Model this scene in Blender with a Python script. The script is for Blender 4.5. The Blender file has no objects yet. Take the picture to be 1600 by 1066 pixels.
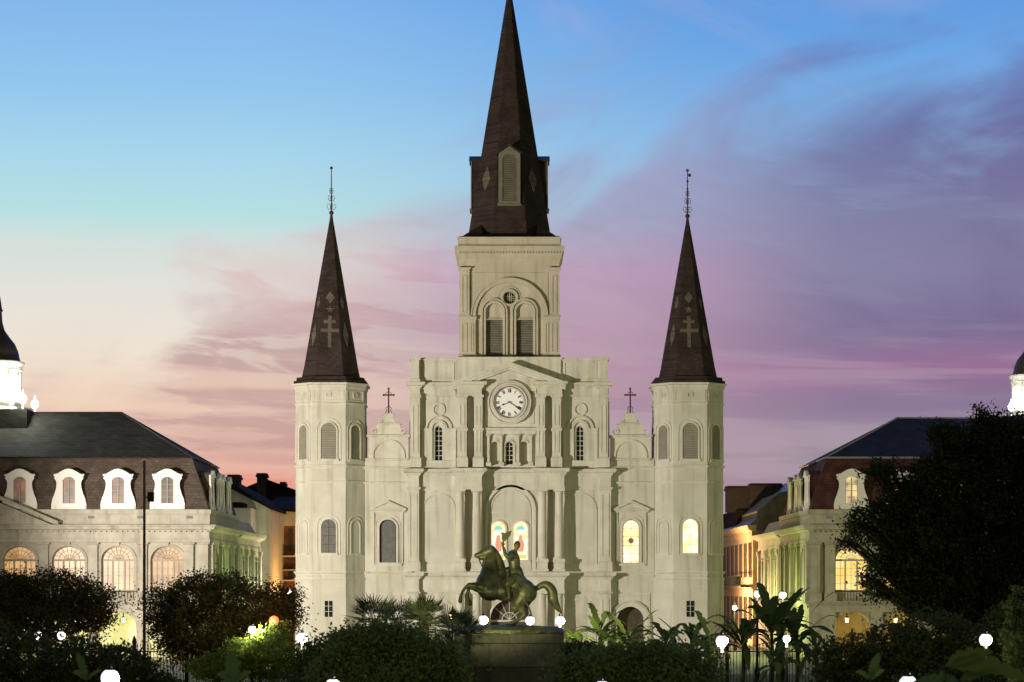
import bpy, bmesh, math, random
from mathutils import Vector, Matrix
from mathutils.geometry import tessellate_polygon
R = math.radians
PI = math.pi
random.seed(7)
D0, F, EYE, HY, AX = 160.0, 3520.0, 5.2, 915.0, 796.0

# ------------------------------------------------------------------ camera
sc = bpy.context.scene
col = sc.collection
cam_d = bpy.data.cameras.new('camera')
cam = bpy.data.objects.new('camera', cam_d); col.objects.link(cam)
cam.location = (0, -D0, EYE); cam.rotation_euler = (R(90), 0, 0)
cam_d.sensor_width = 36.0; cam_d.lens = 36.0*F/1600
cam_d.shift_y = (HY-533)/1600; cam_d.shift_x = (800-AX)/1600
cam_d.clip_start = 0.5; cam_d.clip_end = 4000
cam_d.dof.use_dof = True; cam_d.dof.focus_distance = 150; cam_d.dof.aperture_fstop = 79.2/1000*1000/34.0
sc.camera = cam
sc.view_settings.view_transform = 'Standard'; sc.view_settings.look = 'None'
sc.view_settings.exposure = 0.0; sc.view_settings.gamma = 1.0
sc.cycles.max_bounces = 5; sc.cycles.sample_clamp_indirect = 3.0

def lin(r, g, b):
    f = lambda c: (c/255/12.92) if c/255 <= .04045 else ((c/255+.055)/1.055)**2.4
    return (f(r), f(g), f(b), 1)

# ------------------------------------------------------------------ sky
w = bpy.data.worlds.new('World'); sc.world = w; w.use_nodes = True
nt = w.node_tree; N = nt.nodes; L = nt.links
for n in list(N): N.remove(n)
def mth(op, a, b=None, clamp=False):
    n = N.new('ShaderNodeMath'); n.operation = op; n.use_clamp = clamp
    for i, v in enumerate((a, b)):
        if v is None: continue
        if isinstance(v, (int, float)): n.inputs[i].default_value = v
        else: L.new(v, n.inputs[i])
    return n.outputs[0]
def ramp(fac, stops, interp='LINEAR'):
    n = N.new('ShaderNodeValToRGB'); n.color_ramp.interpolation = interp
    e = n.color_ramp.elements
    while len(e) > 1: e.remove(e[-1])
    e[0].position = stops[0][0]; e[0].color = stops[0][1]
    for p, c in stops[1:]:
        k = e.new(p); k.color = c
    L.new(fac, n.inputs[0]); return n.outputs[0]
def mix(fac, a, b):
    n = N.new('ShaderNodeMix'); n.data_type = 'RGBA'
    if isinstance(fac, (int, float)): n.inputs[0].default_value = fac
    else: L.new(fac, n.inputs[0])
    for i, v in ((6, a), (7, b)):
        if isinstance(v, tuple): n.inputs[i].default_value = v
        else: L.new(v, n.inputs[i])
    return n.outputs[2]
def smooth(x, a, b):
    n = N.new('ShaderNodeMapRange'); n.interpolation_type = 'SMOOTHSTEP'
    n.inputs[1].default_value = a; n.inputs[2].default_value = b
    L.new(x, n.inputs[0]); return n.outputs[0]
tc = N.new('ShaderNodeTexCoord'); sep = N.new('ShaderNodeSeparateXYZ')
L.new(tc.outputs['Generated'], sep.inputs[0])
sx, sy, sz = sep.outputs
az = mth('ARCTAN2', sx, sy)                 # compass angle from the church axis
el = mth('ARCSINE', sz)                     # elevation
def q(px): return ((px-AX)/F)
def e_(py): return ((HY-py)/F)
def noise(su, sv, rot, scale, det=5, rough=.55, off=0.0, dist=0.0):
    c = N.new('ShaderNodeCombineXYZ'); ca, sa = math.cos(rot), math.sin(rot)
    uu = mth('ADD', mth('MULTIPLY', az, ca), mth('MULTIPLY', el, sa))
    vv = mth('SUBTRACT', mth('MULTIPLY', el, ca), mth('MULTIPLY', az, sa))
    L.new(mth('MULTIPLY', uu, su), c.inputs[0]); L.new(mth('MULTIPLY', vv, sv), c.inputs[1]); c.inputs[2].default_value = off
    n = N.new('ShaderNodeTexNoise'); n.inputs['Scale'].default_value = scale; n.inputs['Detail'].default_value = det
    n.inputs['Roughness'].default_value = rough; n.inputs['Distortion'].default_value = dist
    L.new(c.outputs[0], n.inputs['Vector']); return n.outputs[0]
VM = .32
v01 = mth('DIVIDE', el, VM, True)
def vs(stops): return [(e_(py)/VM, c) for py, c in stops]
clearL = ramp(v01, vs([(775, lin(250,170,128)), (745, lin(232,180,160)), (690, lin(236,198,176)), (640, lin(242,212,188)), (560, lin(240,227,210)), (470, lin(229,226,219)),
                       (395, lin(213,224,219)), (345, lin(184,224,226)), (260, lin(168,214,236)), (150, lin(146,197,238)), (20, lin(130,180,236)), (-150, lin(80,130,210))]))
clearR = ramp(v01, vs([(760, lin(190,160,160)), (640, lin(165,140,165)), (500, lin(170,160,185)), (330, lin(160,185,215)), (250, lin(140,185,228)),
                       (100, lin(108,165,228)), (0, lin(92,152,224)), (-150, lin(60,110,190))]))
clear = mix(smooth(az, q(350), q(1250)), clearL, clearR)
# clouds: a bank below a line rising to the right, ragged by stretched noise
n1 = noise(1.0, 2.6, R(14), 9.0, 5, .54, 1.3, .6)
n2 = noise(1.0, 5.5, R(-7), 11.0, 6, .6, 4.2, .4)
n3 = noise(1.0, 3.0, R(-22), 7.0, 5, .55, 9.1, .8)
u01 = mth('DIVIDE', mth('ADD', az, .24), .5, True)
def us(px): return (q(px)+.24)/.5
def gy(py): v = e_(py)/.32; return (v, v, v, 1)
vb = mth('MULTIPLY', ramp(u01, [(us(0), gy(660)), (us(130), gy(600)), (us(300), gy(470)), (us(540), gy(310)), (us(860), gy(225)), (us(1250), gy(170)), (us(1600), gy(85))]), .32)
dlt = mth('SUBTRACT', vb, el)
dn = mth('ADD', dlt, mth('MULTIPLY', mth('SUBTRACT', n1, .5), .17))
m1 = smooth(dn, -.02, .042)
# the bank thins where the second noise is low
thin = smooth(mth('ADD', n2, mth('MULTIPLY', az, .35)), .34, .52)
lowfade = smooth(el, e_(780), e_(600))
m1 = mth('MULTIPLY', m1, mth('MAXIMUM', mth('MULTIPLY', thin, .75), mth('ADD', .62, mth('MULTIPLY', az, 1.7)), True), True)
cl_l = ramp(v01, vs([(770, lin(226,150,140)), (735, lin(196,142,142)), (680, lin(196,158,158)), (600, lin(186,143,143)), (500, lin(190,146,152)), (430, lin(224,166,168)), (330, lin(228,178,186)), (200, lin(180,190,215))]))
cl_m = ramp(v01, vs([(760, lin(186,158,166)), (680, lin(190,164,174)), (600, lin(180,140,160)), (520, lin(184,144,168)), (430, lin(192,146,178)), (340, lin(166,158,190)), (240, lin(158,152,188))]))
cl_r = ramp(v01, vs([(750, lin(158,140,155)), (690, lin(166,152,164)), (640, lin(142,126,152)), (585, lin(146,116,150)), (520, lin(124,110,148)), (430, lin(132,126,160)), (330, lin(122,118,158)), (230, lin(110,110,158)), (140, lin(104,120,180))]))
cl = mix(smooth(az, q(450), q(800)), cl_l, cl_m)
cl = mix(smooth(az, q(950), q(1350)), cl, cl_r)
# streak contrast inside the bank
hi = mix(.55, cl, clear)
cl2 = mix(mth('MULTIPLY', smooth(n2, .50, .72), .42), cl, hi)
n4 = noise(.55, 8.5, R(-2), 10.0, 5, .55, 6.6, .5)
band = mth('MULTIPLY', smooth(n4, .47, .60), smooth(el, e_(470), e_(600)))
warmth = mix(smooth(az, q(500), q(1000)), lin(240,208,190), lin(172,152,170))
cl2 = mix(mth('MULTIPLY', band, .62), cl2, warmth)
darkband = mth('MULTIPLY', smooth(n4, .53, .42), smooth(el, e_(500), e_(650)))
cl2 = mix(mth('MULTIPLY', darkband, .30), cl2, mix(smooth(az, q(500), q(1000)), lin(168,124,130), lin(122,104,138)))
dk = N.new('ShaderNodeMix'); dk.data_type = 'RGBA'; dk.blend_type = 'MULTIPLY'
L.new(smooth(n3, .45, .75), dk.inputs[0]); L.new(cl2, dk.inputs[6]); dk.inputs[7].default_value = (.88, .86, .91, 1)
# pink band
pk = mth('MULTIPLY', mth('SUBTRACT', 1.0, mth('DIVIDE', mth('ABSOLUTE', mth('SUBTRACT', mth('ADD', el, mth('MULTIPLY', mth('SUBTRACT', n1, .5), .03)), e_(582))), .012), True), smooth(az, q(700), q(1150)))
cl3 = mix(mth('MULTIPLY', pk, .17), dk.outputs[2], lin(196,110,160))
sky = mix(m1, clear, cl3)
# last sunset glow, low and left of the church
gl = N.new('ShaderNodeMath'); gl.operation = 'POWER'; gl.inputs[0].default_value = 2.718
d1 = mth('DIVIDE', mth('SUBTRACT', az, q(395)), .030); d2 = mth('DIVIDE', mth('SUBTRACT', el, e_(770)), .009)
L.new(mth('MULTIPLY', mth('ADD', mth('MULTIPLY', d1, d1), mth('MULTIPLY', d2, d2)), -1.0), gl.inputs[1])
glow = gl.outputs[0]
# thin high wisps
wisp = mth('MULTIPLY', smooth(n3, .56, .8), mth('MULTIPLY', smooth(el, e_(330), e_(150)), .35))
sky = mix(wisp, sky, lin(190,180,208))
sky = mix(mth('MULTIPLY', glow, .55), sky, lin(248,140,112))
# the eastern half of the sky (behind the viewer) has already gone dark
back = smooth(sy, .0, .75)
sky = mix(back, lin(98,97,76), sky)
below = smooth(sz, -.06, .0)
sky = mix(below, lin(14,14,16), sky)
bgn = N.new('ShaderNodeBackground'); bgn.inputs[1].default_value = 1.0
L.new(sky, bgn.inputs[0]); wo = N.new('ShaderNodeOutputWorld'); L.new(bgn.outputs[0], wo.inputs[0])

# ------------------------------------------------------------------ floodlights of the square
def spot(name, loc, target, power, color, size, radius=.35, blend=.5):
    d = bpy.data.lights.new(name, 'SPOT'); o = bpy.data.objects.new(name, d); col.objects.link(o)
    o.location = loc; o.rotation_euler = (Vector(target)-Vector(loc)).to_track_quat('-Z', 'Y').to_euler()
    d.energy = power; d.color = color; d.spot_size = R(size); d.spot_blend = blend; d.shadow_soft_size = radius
    return o
def plight(name, loc, power, color, radius=.2):
    d = bpy.data.lights.new(name, 'POINT'); o = bpy.data.objects.new(name, d); col.objects.link(o)
    o.location = loc; d.energy = power; d.color = color; d.shadow_soft_size = radius
    return o
spot('floodlight', (-43, -50, 6.5), (0, 0, 14), 150000, (1.0, .915, .785), 66)
spot('floodlight', (42, -40, 2.5), (0, 0, 9), 14000, (.96, .97, .50), 66)
spot('floodlight', (-25, -36, 3.0), (-34, 0, 9), 10500, (1.0, .84, .68), 80)
spot('floodlight', (33, -36, 3.0), (36, 0, 8), 1800, (1.0, .88, .45), 80)

spot('statue_fill_light', (-8, -93, 1.4), (0, -75, 5.9), 11000, (1.0, .93, .48), 20)  # unseen spot added to brighten the bronze rider
# ------------------------------------------------------------------ materials
MATS = {}
def mat(name, c1, c2=None, rough=.7, scale=1.5, metal=0, bump=0, bscale=30, emis=None, estr=0, coord='Object', stretch=None, detail=4, lo=.35, hi=.65, spec=.3, streak=0):
    m = bpy.data.materials.new(name); m.use_nodes = True; t = m.node_tree; b = t.nodes['Principled BSDF']
    b.inputs['Roughness'].default_value = rough; b.inputs['Metallic'].default_value = metal
    b.inputs['Specular IOR Level'].default_value = spec
    b.inputs['Base Color'].default_value = (*c1, 1)
    tcn = t.nodes.new('ShaderNodeTexCoord'); src = tcn.outputs[coord]
    if stretch:
        mp = t.nodes.new('ShaderNodeMapping'); mp.inputs['Scale'].default_value = stretch
        t.links.new(src, mp.inputs[0]); src = mp.outputs[0]
    if c2:
        n = t.nodes.new('ShaderNodeTexNoise'); n.inputs['Scale'].default_value = scale; n.inputs['Detail'].default_value = detail
        n.inputs['Roughness'].default_value = .62
        t.links.new(src, n.inputs['Vector'])
        r = t.nodes.new('ShaderNodeValToRGB'); r.color_ramp.elements[0].color = (*c1, 1); r.color_ramp.elements[1].color = (*c2, 1)
        r.color_ramp.elements[0].position = lo; r.color_ramp.elements[1].position = hi
        t.links.new(n.outputs[0], r.inputs[0]); out = r.outputs[0]
        if streak:
            mp2 = t.nodes.new('ShaderNodeMapping'); mp2.inputs['Scale'].default_value = (2.2, 2.2, .16)
            t.links.new(tcn.outputs[coord], mp2.inputs[0])
            n2_ = t.nodes.new('ShaderNodeTexNoise'); n2_.inputs['Scale'].default_value = 1.1; n2_.inputs['Detail'].default_value = 6
            t.links.new(mp2.outputs[0], n2_.inputs['Vector'])
            r2 = t.nodes.new('ShaderNodeValToRGB'); r2.color_ramp.elements[0].position = .52; r2.color_ramp.elements[1].position = .72
            r2.color_ramp.elements[0].color = (1, 1, 1, 1); k = 1-streak; r2.color_ramp.elements[1].color = (k, k*.97, k*.92, 1)
            t.links.new(n2_.outputs[0], r2.inputs[0])
            mx = t.nodes.new('ShaderNodeMix'); mx.data_type = 'RGBA'; mx.blend_type = 'MULTIPLY'; mx.inputs[0].default_value = 1
            t.links.new(out, mx.inputs[6]); t.links.new(r2.outputs[0], mx.inputs[7]); out = mx.outputs[2]
        t.links.new(out, b.inputs['Base Color'])
    if bump:
        n = t.nodes.new('ShaderNodeTexNoise'); n.inputs['Scale'].default_value = bscale; n.inputs['Detail'].default_value = 3
        t.links.new(src, n.inputs['Vector'])
        bp = t.nodes.new('ShaderNodeBump'); bp.inputs['Strength'].default_value = bump; bp.inputs['Distance'].default_value = .05
        t.links.new(n.outputs[0], bp.inputs['Height']); t.links.new(bp.outputs[0], b.inputs['Normal'])
    if emis:
        b.inputs['Emission Color'].default_value = (*emis, 1); b.inputs['Emission Strength'].default_value = estr
    MATS[name] = m
    return m
def slate(name, c1, c2, w_=.35, h_=.2):
    m = mat(name, c1, c2, .8, .9, bump=0, spec=.12)
    t = m.node_tree; b = t.nodes['Principled BSDF']
    tcn = t.nodes.new('ShaderNodeTexCoord'); sp = t.nodes.new('ShaderNodeSeparateXYZ'); cb = t.nodes.new('ShaderNodeCombineXYZ')
    t.links.new(tcn.outputs['Object'], sp.inputs[0])
    ad = t.nodes.new('ShaderNodeMath'); ad.operation = 'ADD'; t.links.new(sp.outputs[0], ad.inputs[0]); t.links.new(sp.outputs[1], ad.inputs[1])
    t.links.new(ad.outputs[0], cb.inputs[0]); t.links.new(sp.outputs[2], cb.inputs[1])
    br = t.nodes.new('ShaderNodeTexBrick'); br.inputs['Scale'].default_value = 1; br.inputs['Brick Width'].default_value = w_; br.inputs['Row Height'].default_value = h_
    br.inputs['Mortar Size'].default_value = .012; br.inputs['Color1'].default_value = (1, 1, 1, 1); br.inputs['Color2'].default_value = (.62, .62, .66, 1); br.inputs['Mortar'].default_value = (.35, .35, .35, 1)
    t.links.new(cb.outputs[0], br.inputs['Vector'])
    src = b.inputs['Base Color'].links[0].from_socket
    mx = t.nodes.new('ShaderNodeMix'); mx.data_type = 'RGBA'; mx.blend_type = 'MULTIPLY'; mx.inputs[0].default_value = .8
    t.links.new(src, mx.inputs[6]); t.links.new(br.outputs[0], mx.inputs[7]); t.links.new(mx.outputs[2], b.inputs['Base Color'])
    bp = t.nodes.new('ShaderNodeBump'); bp.inputs['Strength'].default_value = .35; bp.inputs['Distance'].default_value = .03
    t.links.new(br.outputs['Fac'], bp.inputs['Height']); bp.invert = True; t.links.new(bp.outputs[0], b.inputs['Normal'])
    return m
def leafmat(name, ca, cb, transl=.25):
    m = bpy.data.materials.new(name); m.use_nodes = True; t = m.node_tree; b = t.nodes['Principled BSDF']
    b.inputs['Roughness'].default_value = .7; b.inputs['Specular IOR Level'].default_value = .12
    g = t.nodes.new('ShaderNodeNewGeometry'); r = t.nodes.new('ShaderNodeValToRGB')
    r.color_ramp.elements[0].color = (*ca, 1); r.color_ramp.elements[1].color = (*cb, 1)
    t.links.new(g.outputs['Random Per Island'], r.inputs[0]); t.links.new(r.outputs[0], b.inputs['Base Color'])
    tr = t.nodes.new('ShaderNodeBsdfTranslucent'); t.links.new(r.outputs[0], tr.inputs[0])
    ms = t.nodes.new('ShaderNodeMixShader'); ms.inputs[0].default_value = transl
    t.links.new(b.outputs[0], ms.inputs[1]); t.links.new(tr.outputs[0], ms.inputs[2])
    t.links.new(ms.outputs[0], t.nodes['Material Output'].inputs[0])
    MATS[name] = m; return m
stucco = mat('stucco', (.67,.645,.55), (.55,.525,.43), .85, .45, bump=.12, bscale=9, streak=.30, detail=6)
stucco2 = mat('stucco_trim', (.70,.67,.57), (.59,.56,.46), .8, .8, bump=.06, bscale=12, streak=.24)
towerst = mat('tower_stucco', (.60,.54,.42), (.50,.45,.34), .85, .5, bump=.1, bscale=9, streak=.2, detail=6)
louvre_m = mat('louvre_paint', (.34,.31,.24), (.27,.25,.2), .7, 2)
dimpaint = mat('dimmed_paint', (.20,.185,.13), (.15,.135,.10), .7, 2)  # paint darkened to stand in for weak light high on the spire
greyglass = mat('leaded_glass', (.10,.10,.10), (.06,.06,.065), .35, 3, spec=.4)
darkglass = mat('dark_glass', (.015,.015,.018), None, .15, spec=.5)
mullion_m = mat('white_mullion', (.6,.58,.5), None, .6)
spire_m = slate('spire_slate', (.072,.05,.042), (.044,.03,.027), .3, .16)
spirepale = slate('pale_slate', (.19,.165,.125), (.14,.12,.09), .3, .16)
roofdark = slate('roof_slate', (.065,.06,.048), (.04,.038,.032), .4, .22)
roofmans = slate('mansard_slate', (.15,.115,.092), (.10,.075,.062), .35, .2)
roofblue = slate('blue_slate', (.032,.03,.06), (.022,.02,.042), .4, .22)
roofred = slate('red_slate', (.085,.036,.03), (.05,.02,.018), .35, .2)
copper = mat('dark_copper', (.05,.035,.03), (.03,.02,.02), .5, 3)
iron = mat('wrought_iron', (.012,.012,.012), None, .5)
ironred = mat('rusty_iron', (.10,.03,.035), (.06,.02,.025), .5, 6)
clockw = mat('clock_white', (.80,.78,.72), None, .5, emis=(1,.96,.86), estr=.14)
clockk = mat('clock_black', (.02,.015,.012), None, .4)

def stained():
    m = bpy.data.materials.new('stained_glass'); m.use_nodes = True; t = m.node_tree; b = t.nodes['Principled BSDF']
    tcn = t.nodes.new('ShaderNodeTexCoord'); v = t.nodes.new('ShaderNodeTexVoronoi'); v.inputs['Scale'].default_value = 3.6
    t.links.new(tcn.outputs['Object'], v.inputs['Vector'])
    sp = t.nodes.new('ShaderNodeSeparateColor'); t.links.new(v.outputs['Color'], sp.inputs[0])
    r = t.nodes.new('ShaderNodeValToRGB'); r.color_ramp.interpolation = 'CONSTANT'
    e = r.color_ramp.elements; e[0].position = 0; e[0].color = (1,.85,.5,1); e[1].position = .3; e[1].color = (1,.92,.75,1)
    for p, c in ((.55,(1,.6,.22,1)), (.70,(.1,.45,.38,1)), (.78,(.65,.12,.05,1)), (.86,(1,.9,.6,1)), (.94,(.18,.25,.6,1))):
        k = e.new(p); k.color = c
    t.links.new(sp.outputs[0], r.inputs[0]); t.links.new(r.outputs[0], b.inputs['Emission Color']); b.inputs['Emission Strength'].default_value = 1.9
    b.inputs['Base Color'].default_value = (.1,.1,.1,1); MATS['stained_glass'] = m; return m
stained_m = stained()
def litglass(name, c1, c2, s, scale=1.2):
    m = mat(name, (.1,.1,.1), None, .3); t = m.node_tree; b = t.nodes['Principled BSDF']
    tcn = t.nodes.new('ShaderNodeTexCoord'); n = t.nodes.new('ShaderNodeTexNoise'); n.inputs['Scale'].default_value = scale; n.inputs['Detail'].default_value = 3
    t.links.new(tcn.outputs['Object'], n.inputs['Vector']); r = t.nodes.new('ShaderNodeValToRGB')
    r.color_ramp.elements[0].position = .38; r.color_ramp.elements[1].position = .62
    r.color_ramp.elements[0].color = (*c1, 1); r.color_ramp.elements[1].color = (*c2, 1)
    t.links.new(n.outputs[0], r.inputs[0]); t.links.new(r.outputs[0], b.inputs['Emission Color']); b.inputs['Emission Strength'].default_value = s
    return m
litstain = litglass('cream_stained_glass', (1,.60,.25), (1,.95,.78), 1.35, 3.6)
stainteal = mat('teal_glass', (.05,.1,.1), None, .3, emis=(.25,.72,.55), estr=1.0)
stainred = mat('red_glass', (.1,.03,.03), None, .3, emis=(.80,.36,.22), estr=1.0)
stainamber = mat('amber_glass', (.1,.06,.03), None, .3, emis=(1,.60,.16), estr=1.2)
litwarm = litglass('lit_church_glass', (1,.72,.26), (1,.93,.62), 1.55, 1.3)
hallglass = litglass('lit_hall_glass', (.48,.23,.07), (1,.56,.20), .72, .8)
hallglassy = litglass('lit_hall_glass_yellow', (1,.62,.14), (1,.76,.30), 1.15, .8)
dormglass = litglass('dormer_glass', (.05,.04,.035), (.50,.12,.035), .55, 1.1)
dormglassy = litglass('dormer_glass_lit', (.25,.2,.12), (1,.7,.3), 1.0, 1.1)
greyglass2 = mat('unlit_leaded_glass', (.16,.15,.14), (.11,.105,.10), .5, 4, spec=.4)
globe_m = mat('lamp_globe_glass', (.9,.9,.9), None, .3, emis=(1,.87,1.0), estr=1.45)
warmlamp = mat('warm_lamp_glass', (.9,.8,.6), None, .3, emis=(1,.72,.3), estr=9)
redlamp = mat('red_lamp_glass', (.9,.2,.1), None, .3, emis=(1,.13,.04), estr=3.2)
bigwhite = mat('cupola_white', (.82,.80,.72), (.70,.68,.6), .7, 2)
cupglass = mat('cupola_lit_glass', (.9,.9,.9), None, .3, emis=(1,.97,.85), estr=1.4)
cuplamp2 = mat('cupola_lamp_glass_dim', (.9,.9,.9), None, .3, emis=(.97,1.0,.92), estr=1.8)
cuplamp = mat('cupola_lamp_glass', (.9,.9,.9), None, .3, emis=(.97,1.0,.92), estr=2.0)

# ------------------------------------------------------------------ mesh helpers
ORG = {}
class MB:
    def __init__(s, M=None): s.v = []; s.f = []; s.M = M
    def add(s, vs, fs):
        b = len(s.v); M = s.M
        s.v += [tuple(M @ Vector(p)) for p in vs] if M else [tuple(p) for p in vs]
        s.f += [tuple(i+b for i in f) for f in fs]; return s
    def box(s, x0, x1, y0, y1, z0, z1):
        return s.add([(x,y,z) for z in (z0,z1) for y in (y0,y1) for x in (x0,x1)], [(0,2,3,1),(4,5,7,6),(0,1,5,4),(2,6,7,3),(0,4,6,2),(1,3,7,5)])
    def poly(s, outer, y0, y1, holes=()):
        loops = [list(outer)]+[list(h) for h in holes]; flat = [p for l in loops for p in l]; n = len(flat)
        tri = tessellate_polygon([[Vector((p[0], p[1], 0)) for p in l] for l in loops])
        vs = [(p[0], y0, p[1]) for p in flat]+[(p[0], y1, p[1]) for p in flat]
        fs = [tuple(t) for t in tri]+[tuple(i+n for i in reversed(t)) for t in tri]
        k = 0
        for l in loops:
            m = len(l)
            for i in range(m): a, b = k+i, k+(i+1) % m; fs.append((a, b, b+n, a+n))
            k += m
        return s.add(vs, fs)
    def loft(s, rings, cap=True):
        n = len(rings[0]); vs = [p for r in rings for p in r]; fs = []
        for k in range(len(rings)-1):
            for i in range(n): a = k*n+i; b = k*n+(i+1) % n; fs.append((a, b, b+n, a+n))
        if cap: fs += [tuple(reversed(range(n))), tuple(range((len(rings)-1)*n, len(rings)*n))]
        return s.add(vs, fs)
    def lathe(s, cx, cy, prof, n=16, ph=0):
        return s.loft([[(cx+r*math.cos(ph+2*PI*i/n), cy+r*math.sin(ph+2*PI*i/n), z) for i in range(n)] for r, z in prof])
    def tube(s, pts, rad, n=6):
        rings = []; pts = [Vector(p) for p in pts]
        for i, p in enumerate(pts):
            d = (pts[min(i+1, len(pts)-1)]-pts[max(i-1, 0)]).normalized()
            a = d.cross(Vector((0,0,1)));
            if a.length < 1e-3: a = d.cross(Vector((0,1,0)))
            a.normalize(); b = d.cross(a); r = rad[i] if isinstance(rad, (list, tuple)) else rad
            rings.append([tuple(p+a*r*math.cos(2*PI*k/n)+b*r*math.sin(2*PI*k/n)) for k in range(n)])
        return s.loft(rings)
    def ball(s, c, r, n=12, m=7, sz=1):
        return s.lathe(c[0], c[1], [(max(r*math.sin(PI*j/m), .001), c[2]-r*sz*math.cos(PI*j/m)) for j in range(m+1)], n)
    def build(s, name, m, parent=None, smooth_=False, recalc=True):
        me = bpy.data.meshes.new(name); o = bpy.data.objects.new(name, me); col.objects.link(o)
        og = ORG.get(parent.name, Vector((0,0,0))) if parent else Vector((0,0,0))
        me.from_pydata([(a-og.x, b-og.y, c-og.z) for a, b, c in s.v], [], s.f); me.update()
        if recalc:
            bm = bmesh.new(); bm.from_mesh(me); bmesh.ops.recalc_face_normals(bm, faces=bm.faces); bm.to_mesh(me); bm.free()
        if smooth_:
            for p in me.polygons: p.use_smooth = True
        if m: me.materials.append(m)
        if parent: o.parent = parent; ORG[o.name] = og
        return o
def tag(o, label=None, cat=None, group=None, kind=None):
    if label: o['label'] = label
    if cat: o['category'] = cat
    if group: o['group'] = group
    if kind: o['kind'] = kind
    return o
def thing(name, loc, label, cat, group=None, kind=None):
    o = bpy.data.objects.new(name, None); col.objects.link(o); o.location = loc; ORG[o.name] = Vector(loc)
    return tag(o, label, cat, group, kind)
def X(px, Y=0.): return (px-AX)*(D0+Y)/F
def Z(py, Y=0.): return EYE+(HY-py)*(D0+Y)/F
def P(px, py, Y): return Vector((X(px, Y), Y, Z(py, Y)))
def arch(cx, z0, zs, r, n=16, rz=None):
    rz = rz or r
    return [(cx-r, z0)]+[(cx-r*math.cos(PI*i/n), zs+rz*math.sin(PI*i/n)) for i in range(n+1)]+[(cx+r, z0)]
def circ(cx, cz, r, n=24): return [(cx+r*math.cos(2*PI*i/n), cz+r*math.sin(2*PI*i/n)) for i in range(n)]
def uframe(mb, cx, z0, zs, r, t, y0, y1, n=16, rz=None):
    a = arch(cx, z0, zs, r+t, n, (rz or r)+t); b = arch(cx, z0, zs, r, n, rz)
    return mb.poly(a+b[::-1], y0, y1)
def arcband(mb, cx, zs, r0, r1, y0, y1, a0=0, a1=PI, n=16):
    o_ = [(cx+r1*math.cos(a0+(a1-a0)*i/n), zs+r1*math.sin(a0+(a1-a0)*i/n)) for i in range(n+1)]
    i_ = [(cx+r0*math.cos(a0+(a1-a0)*i/n), zs+r0*math.sin(a0+(a1-a0)*i/n)) for i in range(n+1)]
    return mb.poly(o_+i_[::-1], y0, y1)
def mould(mb, x0, x1, yf, yb, prof):
    """moulding of rectangular plan: prof = [(z, outset)]; y back edge fixed"""
    return mb.loft([[(x0-o, yf-o, z), (x1+o, yf-o, z), (x1+o, yb, z), (x0-o, yb, z)] for z, o in prof])
def cornice(mb, x0, x1, yf, yb, zt, zb, p):
    h = zt-zb
    return mould(mb, x0, x1, yf, yb, [(zb, 0), (zb, .18*p), (zb+.18*h, .2*p), (zb+.2*h, .34*p), (zb+.42*h, .45*p), (zb+.5*h, .8*p), (zb+.62*h, .85*p), (zb+.66*h, .96*p), (zb+.86*h, p), (zt, p*.9)])
def pilaster(mb, x0, x1, yf, yb, z0, z1, cap=.35, base=.5):
    mould(mb, x0, x1, yf, yb, [(z0, .1), (z0+base*.8, .1), (z0+base, .02), (z0+base, 0), (z1-cap, 0), (z1-cap, .03), (z1-cap*.8, .03), (z1-cap*.8, .0), (z1-cap*.45, .0), (z1-cap*.4, .07), (z1-cap*.15, .12), (z1, .12)])
def panel_lines(mb, x0, x1, y, z0, z1, t=.05, d=.05):
    mb.poly([(x0,z0),(x1,z0),(x1,z1),(x0,z1)], y-d, y+.02, [[(x0+t,z0+t),(x1-t,z0+t),(x1-t,z1-t),(x0+t,z1-t)]])

# ================================================================== the cathedral
cath = thing('cathedral', (0,0,0), 'huge floodlit cream cathedral with a tall central spire and two pointed side steeples', 'cathedral')
mw, mt, mtow = MB(), MB(), MB()          # walls, trim, tower
u = 1/22.0
zz = lambda py: Z(py, 0)
def ox(o): return o*u
GZ = 0.0
B = 0.0; PC = -.55; CC = -1.2           # bay wall, corner pilaster, column projection
H1, H2, H3, H4 = zz(925), zz(893), zz(765), zz(731)
# --- storey 3 wall with real window openings
TZ = zz(604)
winr = .30
holes = []
for s in (-1, 1):
    holes.append(arch(s*ox(110.5), zz(719.5), zz(672), .29, 12))
holes.append(arch(0, zz(726), zz(697), .29, 12))
mw.poly([(-ox(155), H4-.6), (ox(155), H4-.6), (ox(155), TZ), (-ox(155), TZ)], B, B+.7, holes)
# --- storeys 1 and 2
st = [arch(s*ox(17.5), zz(875), zz(826), .52, 14) for s in (-1, 1)]
door = arch(0, GZ, zz(967), 1.35, 18)
mw.poly([(-ox(158), GZ-.5), (ox(158), GZ-.5), (ox(158), H4-.6), (-ox(158), H4-.6)], B, B+.8, st+[door])
mw.box(-ox(157), ox(157), B+.85, 40, GZ-.5, TZ-1.0)                 # nave body behind
mw.build('facade_wall', stucco, cath)
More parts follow.
